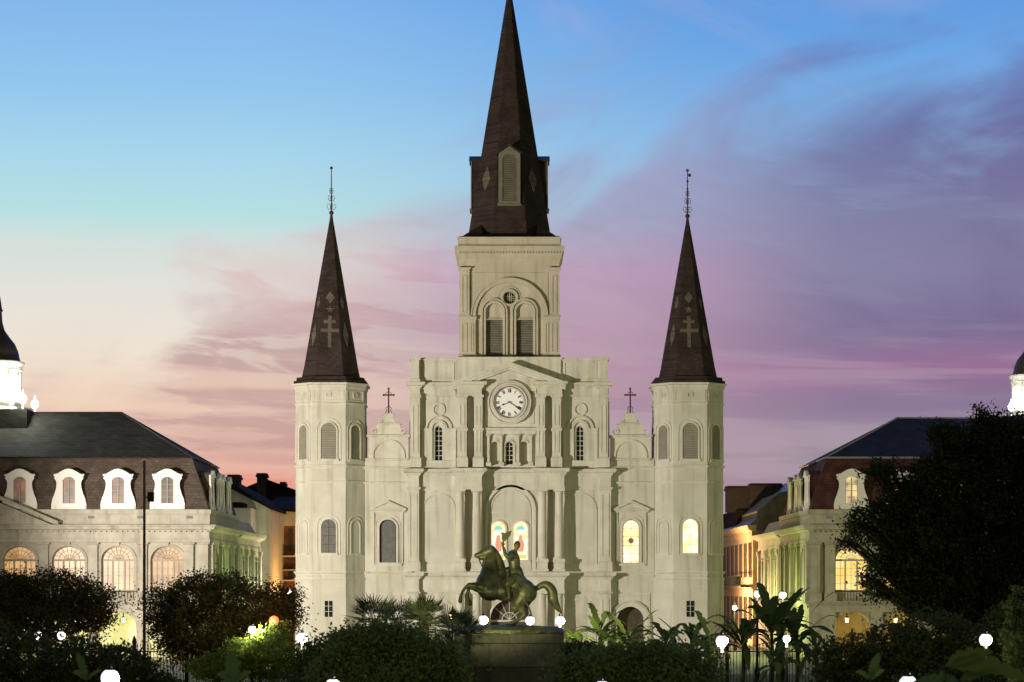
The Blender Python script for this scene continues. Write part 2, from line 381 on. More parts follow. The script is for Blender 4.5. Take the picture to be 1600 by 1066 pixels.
# bay articulation ---------------------------------------------------------
for s in (-1, 1):
    def bx(a, b, y0, y1, z0, z1): x0, x1 = sorted((s*ox(a), s*ox(b))); mt.box(x0, x1, y0, y1, z0, z1)
    def pil(a, b, yf, z0, z1, **k):
        x0, x1 = sorted((s*ox(a), s*ox(b))); pilaster(mt, x0, x1, yf, B+.02, z0, z1, **k)
    def cor(a, b, yf, zt, zb, p): x0, x1 = sorted((s*ox(a), s*ox(b))); cornice(mt, x0, x1, yf, B+.01, zt, zb, p)
    # corner pilasters, three storeys
    pil(141, 158, PC, GZ, H1-.02, cap=.3, base=.7)
    pil(141, 158, PC, H2, zz(762), cap=.45, base=.75)
    pil(139.5, 153.5, PC, H4, zz(619), cap=.4, base=.75)
    x0, x1 = sorted((s*ox(144), s*ox(155)))
    panel_lines(mt, x0, x1, PC, H2+1.0, zz(772)); panel_lines(mt, x0, x1, PC, GZ+1, H1-.5)
    x0, x1 = sorted((s*ox(142.5), s*ox(150.5))); panel_lines(mt, x0, x1, PC, H4+1.0, zz(634))
    # entablature blocks over the corner pilasters and over bays
    for (zt, za, zf, zb_) in ((zz(895), zz(903), zz(912), zz(925)), (zz(733), zz(742), zz(756), zz(766)), (zz(598), zz(606), zz(612), zz(620))):
        e3 = zt > 18
        hw = (139.5, 153.5) if e3 else (141, 158)
        x0, x1 = sorted((s*ox(hw[0]), s*ox(hw[1])))
        mt.box(x0, x1, PC-.003, B+.02, zb_, za); mt.box(x0-.05, x1+.05, PC-.06, B+.015, zb_+.02, zb_+.14)
        cornice(mt, x0, x1, PC-.003, B+.012, zt, za-.12, .38)
        # over the side bay
        x0, x1 = sorted((s*ox(84), s*ox(hw[0])))
        mt.box(x0, x1, B-.18, B+.02, zb_, za); cornice(mt, x0, x1, B-.18, B+.013, zt-.004, za-.12, .38)
        # over the coupled columns
        x0, x1 = sorted((s*ox(43), s*ox(85 if not e3 else 82)))
        CQ = CC+.3 if e3 else CC-.05
        mt.box(x0, x1, CQ, B+.02, zb_, za); mt.box(x0-.04, x1+.04, CQ-.05, B+.016, zb_+.02, zb_+.14)
        cornice(mt, x0, x1, CQ, B+.014, zt+.004, za-.12, .38)
    # middle of each entablature
    if s == 1:
        for (zt, za, zb_) in ((zz(895), zz(903), zz(925)), (zz(733), zz(742), zz(766))):
            mt.box(-ox(43), ox(43), B-.2, B+.02, zb_, za); cornice(mt, -ox(43), ox(43), B-.2, B+.015, zt, za-.12, .38)
    # storey 2 column pedestals, backing
    for c in (51, 77):
        x0, x1 = s*ox(c)-.38, s*ox(c)+.38
        mould(mt, x0, x1, CC+.02, B+.03, [(H2, .06), (H2+.15, .06), (H2+.18, 0), (H2+.62, 0), (H2+.65, .06), (H2+.75, .06)])
        mould(mt, x0, x1, CC+.02, B+.03, [(GZ-.2, .06), (GZ+.5, .06), (GZ+.55, 0), (GZ+.9, 0)])
    # third storey coupled pilasters
    for a, b in ((42, 55), (66.5, 80)):
        pil(a, b, CC+.35, H4, zz(619), cap=.4, base=.78)
        x0, x1 = sorted((s*ox(a+3), s*ox(b-3))); panel_lines(mt, x0, x1, CC+.35, H4+1.05, zz(672)); panel_lines(mt, x0, x1, CC+.35, zz(666), zz(634))
        x0, x1 = sorted((s*ox(a-.5), s*ox(b+.5))); mould(mt, x0, x1, CC+.35, B, [(zz(675), 0), (zz(674), .05), (zz(670.5), .07), (zz(670), 0)])
    # side bays: blind arches on storeys 1 and 2
    cx = s*ox(110.5)
    for z0, zs_, r in ((H2+.05, zz(797), 1.1), (GZ, zz(960), 1.05)):
        uframe(mt, cx, z0, zs_, r, .09, B-.07, B+.02)
        mt.box(cx-r+.003, cx+r-.003, B-.05, B+.02, zs_-.05, zs_+.03)
    bx(85, 141, B-.06, B+.02, H2+.02, H2+.5)
    # storey 3 side bay: imposts, archivolts, rosette
    zi = zz(670)
    mt.poly([(cx-1.22, zz(719.5)), (cx-.45, zz(719.5)), (cx-.45, zi), (cx-1.22, zi)], B-.13, B+.01)
    mt.poly([(cx+.45, zz(719.5)), (cx+1.22, zz(719.5)), (cx+1.22, zi), (cx+.45, zi)], B-.13, B+.01)
    arcband(mt, cx, zi, .45, .62, B-.16, B+.01, n=18); arcband(mt, cx, zi, .82, .95, B-.14, B+.01, n=20)
    mt.box(cx-1.22, cx+1.22, B-.2, B+.01, zz(731), zz(719.8))
    mt.box(cx-1.25, cx-.48, B-.17, B+.01, zi-.12, zi+.03); mt.box(cx+.48, cx+1.25, B-.17, B+.01, zi-.12, zi+.03)
    arcband(mt, cx, zz(640), .36, .47, B-.1, B+.01, 0, 2*PI, 24)
# centre bay, storey 2: big arched recess frame with keystone line
uframe(mt, ox(2), H2+.05, zz(797), 1.62, .16, B-.2, B+.02, 22)
uframe(mt, ox(2), H2+.05, zz(797), 1.38, .06, B-.06, B+.02, 22)
mt.box(-1.33, 1.5, B-.05, B+.02, zz(800)-.06, zz(800)+.03)
for s in (-1, 1):
    uframe(mt, s*ox(17.5), zz(875), zz(826), .52, .12, B-.1, B+.02)
mt.box(-1.5, 1.5, B-.12, B+.02, zz(879), zz(875.3))
# ground floor door arch
uframe(mt, 0, GZ, zz(967), 1.35, .16, B-.16, B+.02, 20)
# --- third storey centre: window triplet with little pilasters
BW = B
mt.poly([(-ox(42), zz(731)), (ox(42), zz(731)), (ox(42), zz(603)), (-ox(42), zz(603))], BW-.38, BW-.004, [arch(ox(c), zz(726), zz(697), .29, 12) for c in (-22.5, 0, 22.5)])
B = BW-.38
for c in (-33, -13, 13, 33):
    x = ox(c); pilaster(mt, x-.09, x+.09, B-.28, B+.01, zz(729), zz(680), cap=.18, base=.3)
for c in (-22.5, 0, 22.5):
    uframe(mt, ox(c), zz(726), zz(697), .30, .1, B-.1, B+.02, 12)
    arcband(mt, ox(c), zz(697), .45, .5, B-.05, B+.01, n=12)
cornice(mt, -ox(41.5), ox(41.5), B-.24, B+.012, zz(669.5), zz(674), .14)
mt.box(-ox(41), ox(41), B-.14, B+.013, zz(680), zz(674.2))
mt.box(-ox(41), ox(41), B-.16, B+.013, zz(731), zz(727.5))
# square panel behind the clock
panel_lines(mt, -ox(38), ox(38), B, zz(664), zz(600), .06, .07)
B = BW
# --- attic
AT = -.28
for (a, b, y, zt_) in ((-153, 153, AT, zz(560)), (-80, 80, AT-.17, zz(559))):
    mt.box(ox(a), ox(b), y, AT+1.6, zz(600), zt_-.12)
    mould(mt, ox(a), ox(b), y, AT+1.61, [(zt_-.22, .0), (zt_-.2, .08), (zt_-.1, .12), (zt_, .12)])
for s in (-1, 1):
    x0, x1 = sorted((s*ox(140.5), s*ox(153)))
    mould(mt, x0, x1, AT-.5, AT+1, [(zz(600), .06), (zz(594), .06), (zz(593), 0), (zz(565), 0), (zz(564), .1), (zz(558.5), .12)])
    x0, x1 = sorted((s*ox(86), s*ox(136))); panel_lines(mt, x0, x1, AT, zz(593), zz(567))
mt.build('trim', stucco2, cath)
# --- pediment over the clock
mp = MB(); ya = CC+.3
ap, ft = zz(568), zz(599); hw = ox(87)
def rake(t, lo, y0, y1):
    mp.poly([(-hw, ft-lo), (0, ap-lo), (hw, ft-lo), (hw, ft-lo-t), (0, ap-lo-t), (-hw, ft-lo-t)], y0, y1)
mp.poly([(-ox(80), zz(603)), (0, ap-.45), (ox(80), zz(603))], B-.5, AT)
mp.box(-ox(42), ox(42), B-.5, B-.39, zz(612), zz(602.9))
rake(.2, 0, ya-.39, AT); rake(.17, .203, ya-.28, AT-.01); rake(.16, .376, ya-.1, AT-.02)
mp.build('pediment', stucco2, cath)
# --- columns
def column(x, y, z0, z1, r):
    m = MB(); h = z1-z0
    m.box(x-r*1.35, x+r*1.35, y-r*1.35, y+r*1.35, z0, z0+.12)
    m.lathe(x, y, [(r*1.3, z0+.12), (r*1.3, z0+.2), (r*1.12, z0+.26), (r, z0+.32), (r, z0+h*.4), (r*.86, z1-.36), (r*.98, z1-.34), (r*.98, z1-.3), (r*.88, z1-.28), (r*.9, z1-.2), (r*1.2, z1-.12)], 20)
    m.box(x-r*1.3, x+r*1.3, y-r*1.3, y+r*1.3, z1-.12, z1)
    return m.build('column', stucco2, cath)
for s in (-1, 1):
    for c in (51, 77):
        column(s*ox(c), CC+.36, H2+.75, zz(766)-.003, .31)
        column(s*ox(c), CC+.36, GZ+.9, H1-.003, .31)
# --- windows of the facade
def glazed(name, cx, z0, zs, r, yy, glass, nv, nh, bar=.035, M=None, parent=None, rz=None, barm=None, fr=.05):
    g = MB(M); g.poly(arch(cx, z0, zs, r-.002, 14, rz), yy, yy+.03); w_ = g.build(name, glass, parent or cath)
    m = MB(M); uframe(m, cx, z0, zs, r-fr, fr-.003, yy-.05, yy-.005, 14, (rz or r)-fr)
    zt = zs+(rz or r)
    for i in range(1, nv+1):
        x = cx-r+2*r*i/(nv+1); dz = (rz or r)*math.sqrt(max(0, 1-((x-cx)/r)**2)); m.box(x-bar/2, x+bar/2, yy-.045, yy-.006, z0, zs+dz-.02)
    for j in range(1, nh+1):
        z = z0+(zt-z0)*j/(nh+1); hwid = r if z < zs else r*math.sqrt(max(0, 1-((z-zs)/(rz or r))**2)); m.box(cx-hwid+.02, cx+hwid-.02, yy-.042, yy-.007, z-bar/2, z+bar/2)
    m.build('glazing_bars', barm or mullion_m, w_); return w_
for s in (-1, 1):
    glazed('window', s*ox(110.5), zz(719.5), zz(672), .29, B+.3, darkglass, 1, 6, .045)
glazed('window', 0, zz(726), zz(697), .29, B-.12, darkglass, 1, 4, .045)
for s in (-1, 1):
    o = glazed('stained_glass_window', s*ox(17.5), zz(875), zz(826), .52, B+.12, litstain, 0, 0, .03, barm=stainamber)
    xc = s*ox(17.5); m = MB(); m.poly([(xc+.30*math.cos(PI*i/10), zz(828)+.30*math.sin(PI*i/10)) for i in range(11)], B+.1, B+.11); m.build('teal_lunette', stainteal, o)
    m = MB(); m.poly([(xc-.16, zz(862)), (xc+.2, zz(862)), (xc+.26, zz(850)), (xc+.12, zz(843)), (xc+.13, zz(838)), (xc-.02, zz(835)), (xc-.12, zz(839)), (xc-.22, zz(850))], B+.1, B+.11); m.build('glass_figure', stainred, o)
    m = MB(); m.poly([(xc-.4, zz(873)), (xc+.4, zz(873)), (xc+.4, zz(867)), (xc-.4, zz(867))], B+.1, B+.11); m.build('glass_sill_band', stainamber, o)
    o['label'] = 'glowing stained glass window behind the bronze rider'
# entrance door
m = MB(); m.poly(arch(0, GZ, zz(967), 1.34, 18), .55, .62); dr = m.build('door', mat('dark_door', (.10,.075,.045), (.06,.045,.03), .6, 3), cath)
m = MB(); m.box(-1.34, 1.34, .44, .547, zz(972), zz(969)); m.box(-.05, .05, .46, .546, 0, zz(972))
for a in (40, 65, 90, 115, 140): m.tube([(0, .5, zz(969)), (1.3*math.cos(R(a)), .5, zz(969)+1.3*math.sin(R(a)))], .03, 4)
arcband(m, 0, zz(969), .5, .56, .47, .53); m.build('door_frame', mullion_m, dr)
for s in (-1, 1):                          # niches beside the small window
    m = MB(); m.poly(arch(s*ox(22.5), zz(726), zz(697), .297, 12), B-.012, B+.02)
    m.build('niche', stucco, cath)
# --- clock
ccx, ccz = 0.0, zz(630)
m = MB(); arcband(m, ccx, ccz, 1.13, 1.26, B-.82, B-.39, 0, 2*PI, 48); arcband(m, ccx, ccz, 1.26, 1.42, B-.70, B-.5, 0, 2*PI, 48); arcband(m, ccx, ccz, 1.44, 1.55, B-.78, B-.3, 0, 2*PI, 48)
m.poly(circ(ccx, ccz, 1.56, 40), B-.3, B+.01)
clk = m.build('clock', stucco2, cath)
m = MB(); m.poly(circ(ccx, ccz, 1.09, 48), B-.62, B-.45); m.build('clock_face', clockw, clk)
m = MB(); arcband(m, ccx, ccz, 1.08, 1.13, B-.80, B-.5, 0, 2*PI, 48); m.build('clock_rim', mat('clock_rim', (.10,.04,.035), None, .5), clk)
m = MB(); yk0, yk1 = B-.632, B-.619
def stroke(p0, p1, t, C, th):
    t *= 1.45
    a = Vector(p0); b = Vector(p1); d = (b-a).normalized(); nrm = Vector((-d.y, d.x))*t/2
    pts = [a+nrm, b+nrm, b-nrm, a-nrm]; c, s_ = math.cos(th), math.sin(th)
    m.poly([(C[0]+p.x*c-p.y*s_, C[1]+p.x*s_+p.y*c) for p in pts], yk0, yk1)
NUM = {1:'I',2:'II',3:'III',4:'IIII',5:'V',6:'VI',7:'VII',8:'VIII',9:'IX',10:'X',11:'XI',12:'XII'}
for h in range(1, 13):
    a = R(90-30*h); C = (ccx+.83*math.cos(a), ccz+.83*math.sin(a)); th = a-PI/2
    t = NUM[h]; wds = {'I':.055,'V':.13,'X':.14}; tot = sum(wds[c] for c in t); x = -tot/2
    for c in t:
        wd = wds[c]; xc = x+wd/2; hh = .13
        if c == 'I': stroke((xc, -hh), (xc, hh), .032, C, th)
        if c == 'V': stroke((xc-.05, hh), (xc, -hh), .034, C, th); stroke((xc+.05, hh), (xc, -hh), .022, C, th)
        if c == 'X': stroke((xc-.055, hh), (xc+.055, -hh), .034, C, th); stroke((xc+.055, hh), (xc-.055, -hh), .022, C, th)
        x += wd
    m.build('clock_numeral', clockk, clk); m = MB()
arcband(m, ccx, ccz, 1.0, 1.02, yk0, yk1, 0, 2*PI, 60)
m.build('minute_ring', clockk, clk)
def hand(ang, ln, wd, y):
    m = MB(); c, s_ = math.cos(ang), math.sin(ang)
    pts = [(-.16, -wd*.5), (-.16, wd*.5), (ln*.62, wd*.5), (ln*.68, wd*1.25), (ln*.82, wd*.9), (ln, 0), (ln*.82, -wd*.9), (ln*.68, -wd*1.25), (ln*.62, -wd*.5)]
    m.poly([(ccx+a*c-b*s_, ccz+a*s_+b*c) for a, b in pts], y, y+.015); m.build('clock_hand', clockk, clk)
hand(R(90-30*8.33), .62, .05, B-.70); hand(R(90-6*20.5), .86, .042, B-.73)

# --- side wings with scrolled gables
def wing(s, lit):
    cxw = s*ox(189); m = MB()
    x0, x1 = sorted((s*ox(155), s*ox(226)))
    wh = arch(cxw+s*ox(1), zz(879), zz(825), .59, 16)
    hs = [wh]
    if lit: hs.append(arch(cxw, GZ, zz(969), .95, 16))
    m.poly([(x0, GZ-.4), (x1, GZ-.4), (x1, zz(716)), (x0, zz(716))], 0, .8, hs)
    m.box(x0, x1, .85, 9, GZ-.4, zz(735))
    wall_ = m.build('side_wing', stucco, cath); m = MB()
    # string courses
    for zt_, zb_, p in ((zz(729), zz(734), .16), (zz(753), zz(757), .12), (zz(893), zz(898), .15)): cornice(m, x0, x1, -.06, .01, zt_, zb_, p)
    # gable
    g = [(-31, 716), (-31, 683), (-28, 683), (-24, 680), (-20, 674), (-19, 664), (-15, 664), (-13, 658), (-9, 656), (-8.5, 649), (-5, 647), (5, 647), (8.5, 649), (9, 656), (13, 658), (15, 664), (19, 664), (20, 674), (24, 680), (28, 683), (31, 683), (31, 716)]
    m.poly([(cxw+ox(a), zz(b)) for a, b in g], -.05, .5)
    cornice(m, cxw-ox(31), cxw+ox(31), -.12, .45, zz(680), zz(685), .16); cornice(m, cxw-ox(18), cxw+ox(18), -.12, .45, zz(661.5), zz(665), .1)
    cornice(m, cxw-ox(8.5), cxw+ox(8.5), -.08, .42, zz(646), zz(648.5), .07)
    for k in (-1, 1):
        arcband(m, cxw+k*ox(22.5), zz(674), .10, .2, -.12, .4, 0, 2*PI, 14); arcband(m, cxw+k*ox(12), zz(658), .05, .13, -.12, .4, 0, 2*PI, 12)
    uframe(m, cxw, zz(717), zz(713), 1.05, .14, -.14, .01, 18); cornice(m, cxw-1.35, cxw+1.35, -.1, .01, zz(716.5), zz(720), .08)
    m.box(x0, x1, -.08, .01, zz(729), zz(720.5))
    # window surround and pediment
    cw = cxw+s*ox(1)
    uframe(m, cw, zz(879), zz(825), .60, .14, -.12, .01, 18); uframe(m, cw, zz(881), zz(822), .85, .06, -.05, .01, 18)
    m.box(cw-1.0, cw+1.0, -.16, .01, zz(884), zz(881)); m.box(cw-1.08, cw-.95, -.1, .01, zz(880.9), zz(800)); m.box(cw+.95, cw+1.08, -.1, .01, zz(880.9), zz(800))
    cornice(m, cw-1.12, cw+1.12, -.14, .01, zz(795.5), zz(801), .2)
    m.poly([(cw-1.35, zz(795.4)), (cw, zz(782)), (cw+1.35, zz(795.4))], -.26, .005, [[(cw-.95, zz(794.5)), (cw+.95, zz(794.5)), (cw, zz(785.5))]])
    m.poly([(cw-1.0, zz(795)), (cw, zz(785)), (cw+1.0, zz(795))], -.1, .003)
    panel_lines(m, cxw-1.38, cxw+1.38, 0, zz(1015), zz(927), .08, .08)
    if lit:
        uframe(m, cxw, GZ, zz(969), .95, .34, -.16, .01, 18); uframe(m, cxw, GZ, zz(969), 1.31, .08, -.22, .01, 18)
    else:
        uframe(m, cxw, GZ, zz(969), 1.2, .07, -.07, .01, 18)
    m.build('gable_trim', stucco2, wall_)
    w_ = glazed('window', cw, zz(879), zz(825), .59, .12, litwarm if lit else greyglass2, 1 if lit else 0, 4 if lit else 0, .03, barm=clockk if not lit else warmbar)
    w_['label'] = 'glowing arched window right of the centre' if lit else 'unlit grey arched window left of the centre'
    if lit:
        m = MB(); m.poly(circ(cw, zz(845), .2, 14), .05, .07); m.build('medallion', warmbar, w_)
        m = MB(); m.poly(arch(cxw, GZ, zz(969), .94, 16), .6, .66); m.build('door', MATS['dark_door'], cath)
    # iron cross
    m = MB(); zc = zz(646)
    m.box(cxw-.05, cxw+.05, .15, .25, zc, zz(607)); m.box(cxw-.36, cxw+.36, .151, .249, zz(617)-.05, zz(617)+.05)
    for (a, b) in ((0, zz(607)), (-.36, zz(617)), (.36, zz(617))): m.ball((cxw+a, .2, b), .08, 8, 6)
    for k in (-1, 1):
        m.tube([(cxw+k*.05, .2, zz(617)+.22), (cxw+k*.16, .2, zz(617)+.16), (cxw+k*.22, .2, zz(617)+.05)], .018, 4)
        m.tube([(cxw, .2, zc+.55), (cxw+k*.2, .2, zc+.38), (cxw+k*.12, .2, zc+.2), (cxw+k*.26, .2, zc+.02)], .022, 4)
    m.build('cross', ironred, cath)
warmbar = mat('warm_leading', (.3,.18,.08), None, .5)
wing(-1, False); wing(1, True)

# --- octagonal corner turrets
TY = 1.2
def turret(s, lit):
    cx, a, f = s*12.74, 2.44, 1.19
    def ring(o, z, k=0):
        A, Fh = a+o, f+o*.414
        return [(cx-Fh, TY-A, z), (cx+Fh, TY-A, z), (cx+A, TY-Fh, z), (cx+A, TY+Fh, z), (cx+Fh, TY+A, z), (cx-Fh, TY+A, z), (cx-A, TY+Fh, z), (cx-A, TY-Fh, z)]
    zt = lambda py: Z(py, TY-2.4)
    m = MB()
    m.loft([ring(o, z) for z, o in [(-.4, .12), (zt(1010), .12), (zt(1005), .05), (zt(903.5), .05), (zt(903), .0), (zt(731), 0), (zt(603), 0)]])
    tw = m.build('corner_turret', stucco, cath); m = MB()
    def band(zt_, zb_, p): m.loft([ring(o, z) for z, o in [(zb_, 0), (zb_, .3*p), (zb_+(zt_-zb_)*.35, .4*p), (zb_+(zt_-zb_)*.5, .85*p), (zb_+(zt_-zb_)*.8, p), (zt_, p)]])
    band(zt(598), zt(604), .26); band(zt(602), zt(609), .12); band(zt(629), zt(632), .10); band(zt(727), zt(732), .14); band(zt(751), zt(755), .10); band(zt(893), zt(898), .14); band(zt(903), zt(908), .1)
    # faces: matrices put local X along the face, local -Y outward
    faces = []
    for k in range(8):
        if k % 2 == 0: half, dist = f, a
        else: half, dist = (a-f)/math.sqrt(2), (a+f)/math.sqrt(2)
        M = Matrix.Translation((cx, TY, 0)) @ Matrix.Rotation(k*PI/4, 4, 'Z') @ Matrix.Translation((0, -dist, 0))
        faces.append((k, M, half))
    for k, M, half in faces:
        m.M = M
        wr = .54 if k % 2 == 0 else .42
        uframe(m, 0, zt(717), zt(673), wr, .1, -.09, .01, 14); uframe(m, 0, zt(720), zt(672), wr+.28, .05, -.05, .01, 14)
        m.box(-wr-.2, wr+.2, -.12, .01, zt(721), zt(717.3))
        arcband(m, 0, zt(617), .17, .22, -.06, .01, 0, 2*PI, 16); arcband(m, 0, zt(617), .05, .10, -.05, .01, 0, 2*PI, 10)
        panel_lines(m, -half+.12, half-.12, 0, zt(626), zt(610), .04, .04)
        uframe(m, 0, zt(864), zt(823), wr-.02, .09, -.08, .01, 14); uframe(m, 0, zt(867), zt(822), wr+.24, .05, -.05, .01, 14)
        m.box(-wr-.12, wr+.12, -.1, .01, zt(867.5), zt(864.3))
        panel_lines(m, -half+.25, half-.25, 0, zt(1000), zt(915), .05, .06)
    m.M = None
    m.build('string_courses', stucco2, tw)
    for k, M, half in faces:
        wr = .54 if k % 2 == 0 else .42
        m = MB(M); m.poly(arch(0, zt(717), zt(673), wr-.003, 14), -.016, .0)
        z = zt(716)
        top = zt(673)+wr
        while z < top-.08:
            hw_ = wr-.04 if z < zt(673) else math.sqrt(max(.01, wr**2-(z-zt(673))**2))-.04
            m.add([(-hw_, -.018, z+.09), (hw_, -.018, z+.09), (hw_, -.075, z+.02), (-hw_, -.075, z+.02), (-hw_, -.018, z+.05), (hw_, -.018, z+.05), (hw_, -.075, z), (-hw_, -.075, z)], [(0,1,2,3), (7,6,5,4), (3,2,6,7), (0,3,7,4), (1,5,6,2)])
            z += .125
        m.build('louvre', louvre_m, cath if False else tw)
        if k in (0,):
            g = litwarm if lit else greyglass2
            m = MB(M); m.poly(arch(0, zt(864), zt(823), wr-.025, 14), -.02, .0); w_ = m.build('window', g, tw)
            for j in range(1, 5):
                pass
            m = MB(M)
            for j in range(1, 4):
                z = zt(864)+j*.6; m.box(-wr+.06, wr-.06, -.035, -.022, z-.012, z+.012)
            m.box(-.012, .012, -.034, -.0225, zt(864), zt(823)+wr-.05)
            m = m.build('glazing_bars', warmbar if lit else clockk, tw)
        else:
            m = MB(M); m.poly(arch(0, zt(864), zt(823), wr-.025, 14), -.03, .0); m.build('blind_window', stucco, tw)
        if k == 0:
            m = MB(M); m.box(-.27, .27, -.085, -.04, zt(964), zt(939)); w_ = m.build('small_window', darkglass, tw)
            m = MB(M); m.box(-.02, .02, -.105, -.086, zt(964), zt(939))
            for j in (1, 2): m.box(-.27, .27, -.103, -.0865, zt(964)+j*.38-.015, zt(964)+j*.38+.015)
            m.build('small_window_bars', mullion_m, tw)
    # steeple
    zs = lambda py: Z(py, TY)
    m = MB(); a2 = a
    tip = zs(336 if s < 0 else 341)
    sk = lambda o, z: ring(o, z)
    m.loft([ring(.14, zt(599)), ring(.14, zt(593.5)), ring(-.05, zt(592.5)), ring(-.05, zt(588)), ring(-.42, zt(586.5)), ring(-.58, zt(570))] + [[(cx+(p[0]-cx)*q_, TY+(p[1]-TY)*q_, z) for p in ring(-.58, 0)] for q_, z in ((.03/1.86+.02, tip),)])
    m.build('steeple', spire_m, cath)
    # inlaid pale slates on each slope: a double cross, star, diamond
    z0s, r0 = zt(570), a-.58
    def slope(kind, pts_list, k, th=.03):
        half, dist0 = (f, r0) if k % 2 == 0 else (0, ((a-.58)+(f-.24))/math.sqrt(2))
        mm = MB()
        for pts in pts_list:
            M = Matrix.Translation((cx, TY, 0)) @ Matrix.Rotation(k*PI/4, 4, 'Z')
            vs = []
            tri = tessellate_polygon([[Vector((p[0], p[1], 0)) for p in pts]])
            for dd in (th, -.05):
                for (x, z) in pts:
                    d_ = dist0*(tip-z)/(tip-z0s)*1.0
                    vs.append(tuple(M @ Vector((x, -(d_+dd+.02), z))))
            n = len(pts)
            mm.add(vs, [tuple(t) for t in tri]+[(i, (i+1) % n, (i+1) % n+n, i+n) for i in range(n)])
        return mm.build(kind, spirepale, cath)
    def rect(x0, x1, z0, z1): return [(x0, z0), (x1, z0), (x1, z1), (x0, z1)]
    c1 = zs(521); 
    slope('double_cross', [rect(-.13, .13, zs(547), zs(497)), rect(-.66, -.135, zs(520)-.13, zs(520)+.12), rect(.135, .66, zs(520)-.13, zs(520)+.12), rect(-.42, -.135, zs(506)-.12, zs(506)+.11), rect(.135, .42, zs(506)-.12, zs(506)+.11)], 0)
    cz = zs(487); star = [((.30 if i % 2 == 0 else .12)*math.sin(PI*i/5), cz+(.30 if i % 2 == 0 else .12)*math.cos(PI*i/5)) for i in range(10)]
    slope('star', [star], 0)
    def dia(cz, w_, h_): return [(-w_, cz), (0, cz-h_), (w_, cz), (0, cz+h_)]
    slope('diamond', [dia(zs(468), .32, .44)], 0)
    for k in (1, 7):
        slope('diamond', [dia(zs(526), .24, .85)], k); slope('diamond', [dia(zs(475), .17, .5)], k)
    # finial
    m = MB(); zf = tip-.15; top = zs(263 if s < 0 else 267)
    m.ball((cx, TY, tip+.15), .17, 10, 7); m.lathe(cx, TY, [(.14, zf-.3), (.08, zf+.2), (.045, zf+.5), (.03, top)], 8)
    m.ball((cx, TY, top+.02), .11, 8, 6)
    hh = top-tip
    for fr, r_ in ((.18, .34), (.36, .24), (.52, .14)):
        z = tip+hh*fr
        for j in range(4):
            a_ = j*PI/2+.3; m.tube([(cx+r_*t_*math.cos(a_), TY+r_*t_*math.sin(a_), z+dz) for t_, dz in ((.1, -.2), (.7, -.18), (1, .02), (.75, .2), (.35, .12))], .02, 4)
        m.ball((cx, TY, z), .08, 8, 6)
    if s > 0: 
        m.ball((cx+.15, TY, top-.32), .12, 6, 5); m.ball((cx, TY, top-.75), .09, 6, 5); m.ball((cx, TY, top-1.3), .08, 6, 5)
    m.build('finial', ironred, cath)
turret(-1, False); turret(1, True)

# --- central bell tower
BY = .5
bz = lambda py: Z(py, BY)
bu = (D0+BY)/F
m = MB(); hw = 78.0*bu; dep = 2*hw; cy = BY+hw
lf = [arch(s*23.7*bu, bz(558), bz(487.5), 13.2*bu, 16) for s in (-1, 1)]
oc = circ(0, bz(465.5), 9.5*bu, 20)
m.poly([(-hw, bz(605)), (hw, bz(605)), (hw, bz(403)), (-hw, bz(403))], BY, BY+.7, lf+[oc])
m.box(-hw, hw, BY+.71, BY+dep, bz(605), bz(403))
tower = m.build('bell_tower', towerst, cath); m = MB()
zt = bz
mould(m, -hw, hw, BY, BY+dep, [(zt(411), 0), (zt(410), .06), (zt(404), .08), (zt(403.5), .14), (zt(396), .2), (zt(392), .34), (zt(389), .36), (zt(385), .36)])
for i in range(34):                     # dentils
    x = -hw-.1+(2*hw+.2)*(i+.5)/34; m.box(x-.07, x+.07, BY-.33, BY-.1, zt(396.5), zt(393.5))
mould(m, -hw+.05, hw-.05, BY-.05, BY+dep-.1, [(zt(386), .16), (zt(383), .16), (zt(382), .10), (zt(374), .10), (zt(373), .2), (zt(371), .2)])
for s in (-1, 1):
    def bb(a, b, y0, z0, z1): x0, x1 = sorted((s*a*bu, s*b*bu)); m.box(x0, x1, BY-y0, BY+.01, z0, z1); return x0, x1
    for (a, b) in ((62.5, 78),):
        x0, x1 = sorted((s*a*bu, s*b*bu)); pilaster(m, x0, x1, BY-.24, BY+.01, zt(495), zt(419), cap=.28, base=.1); panel_lines(m, x0+.18, x1-.18, BY-.24, zt(490), zt(431))
        x0b, x1b = sorted((s*53*bu, s*78*bu))
        m.box(x0b, x1b, BY-.3, BY+.01, zt(559), zt(497)); mould(m, x0b, x1b, BY-.3, BY, [(zt(501), 0), (zt(500), .05), (zt(495.5), .09), (zt(495), 0)])
        mould(m, x0b, x1b, BY-.3, BY, [(zt(560), .08), (zt(555), .08), (zt(554), 0)])
        panel_lines(m, *sorted((s*66*bu, s*74*bu)), BY-.3, zt(551), zt(506)); panel_lines(m, *sorted((s*56*bu, s*61*bu)), BY-.3, zt(551), zt(506))
    uframe(m, s*23.7*bu, zt(559), zt(487.5), 13.2*bu, .16, BY-.12, BY+.02, 18); uframe(m, s*23.7*bu, zt(559), zt(487.5), 18.2*bu, .12, BY-.22, BY+.02, 18)
    m.box(s*23.7*bu-.62, s*23.7*bu+.62, BY+.1, BY+.5, zt(499.5), zt(496))
arcband(m, 0, zt(495), 53*bu, 60*bu, BY-.2, BY+.01, n=32); arcband(m, 0, zt(495), 58.5*bu, 60.5*bu, BY-.27, BY, n=32)
arcband(m, 0, zt(465.5), 10*bu, 13.5*bu, BY-.16, BY+.01, 0, 2*PI, 28); arcband(m, 0, zt(465.5), 17*bu, 18*bu, BY-.05, BY+.01, 0, 2*PI, 28)
panel_lines(m, -60*bu, 60*bu, BY, zt(500), zt(426), .05, .05)
m.box(-hw-.03, hw+.03, BY-.34, BY+dep, zt(605), zt(559.6))
m.build('tower_trim', towerst, tower)
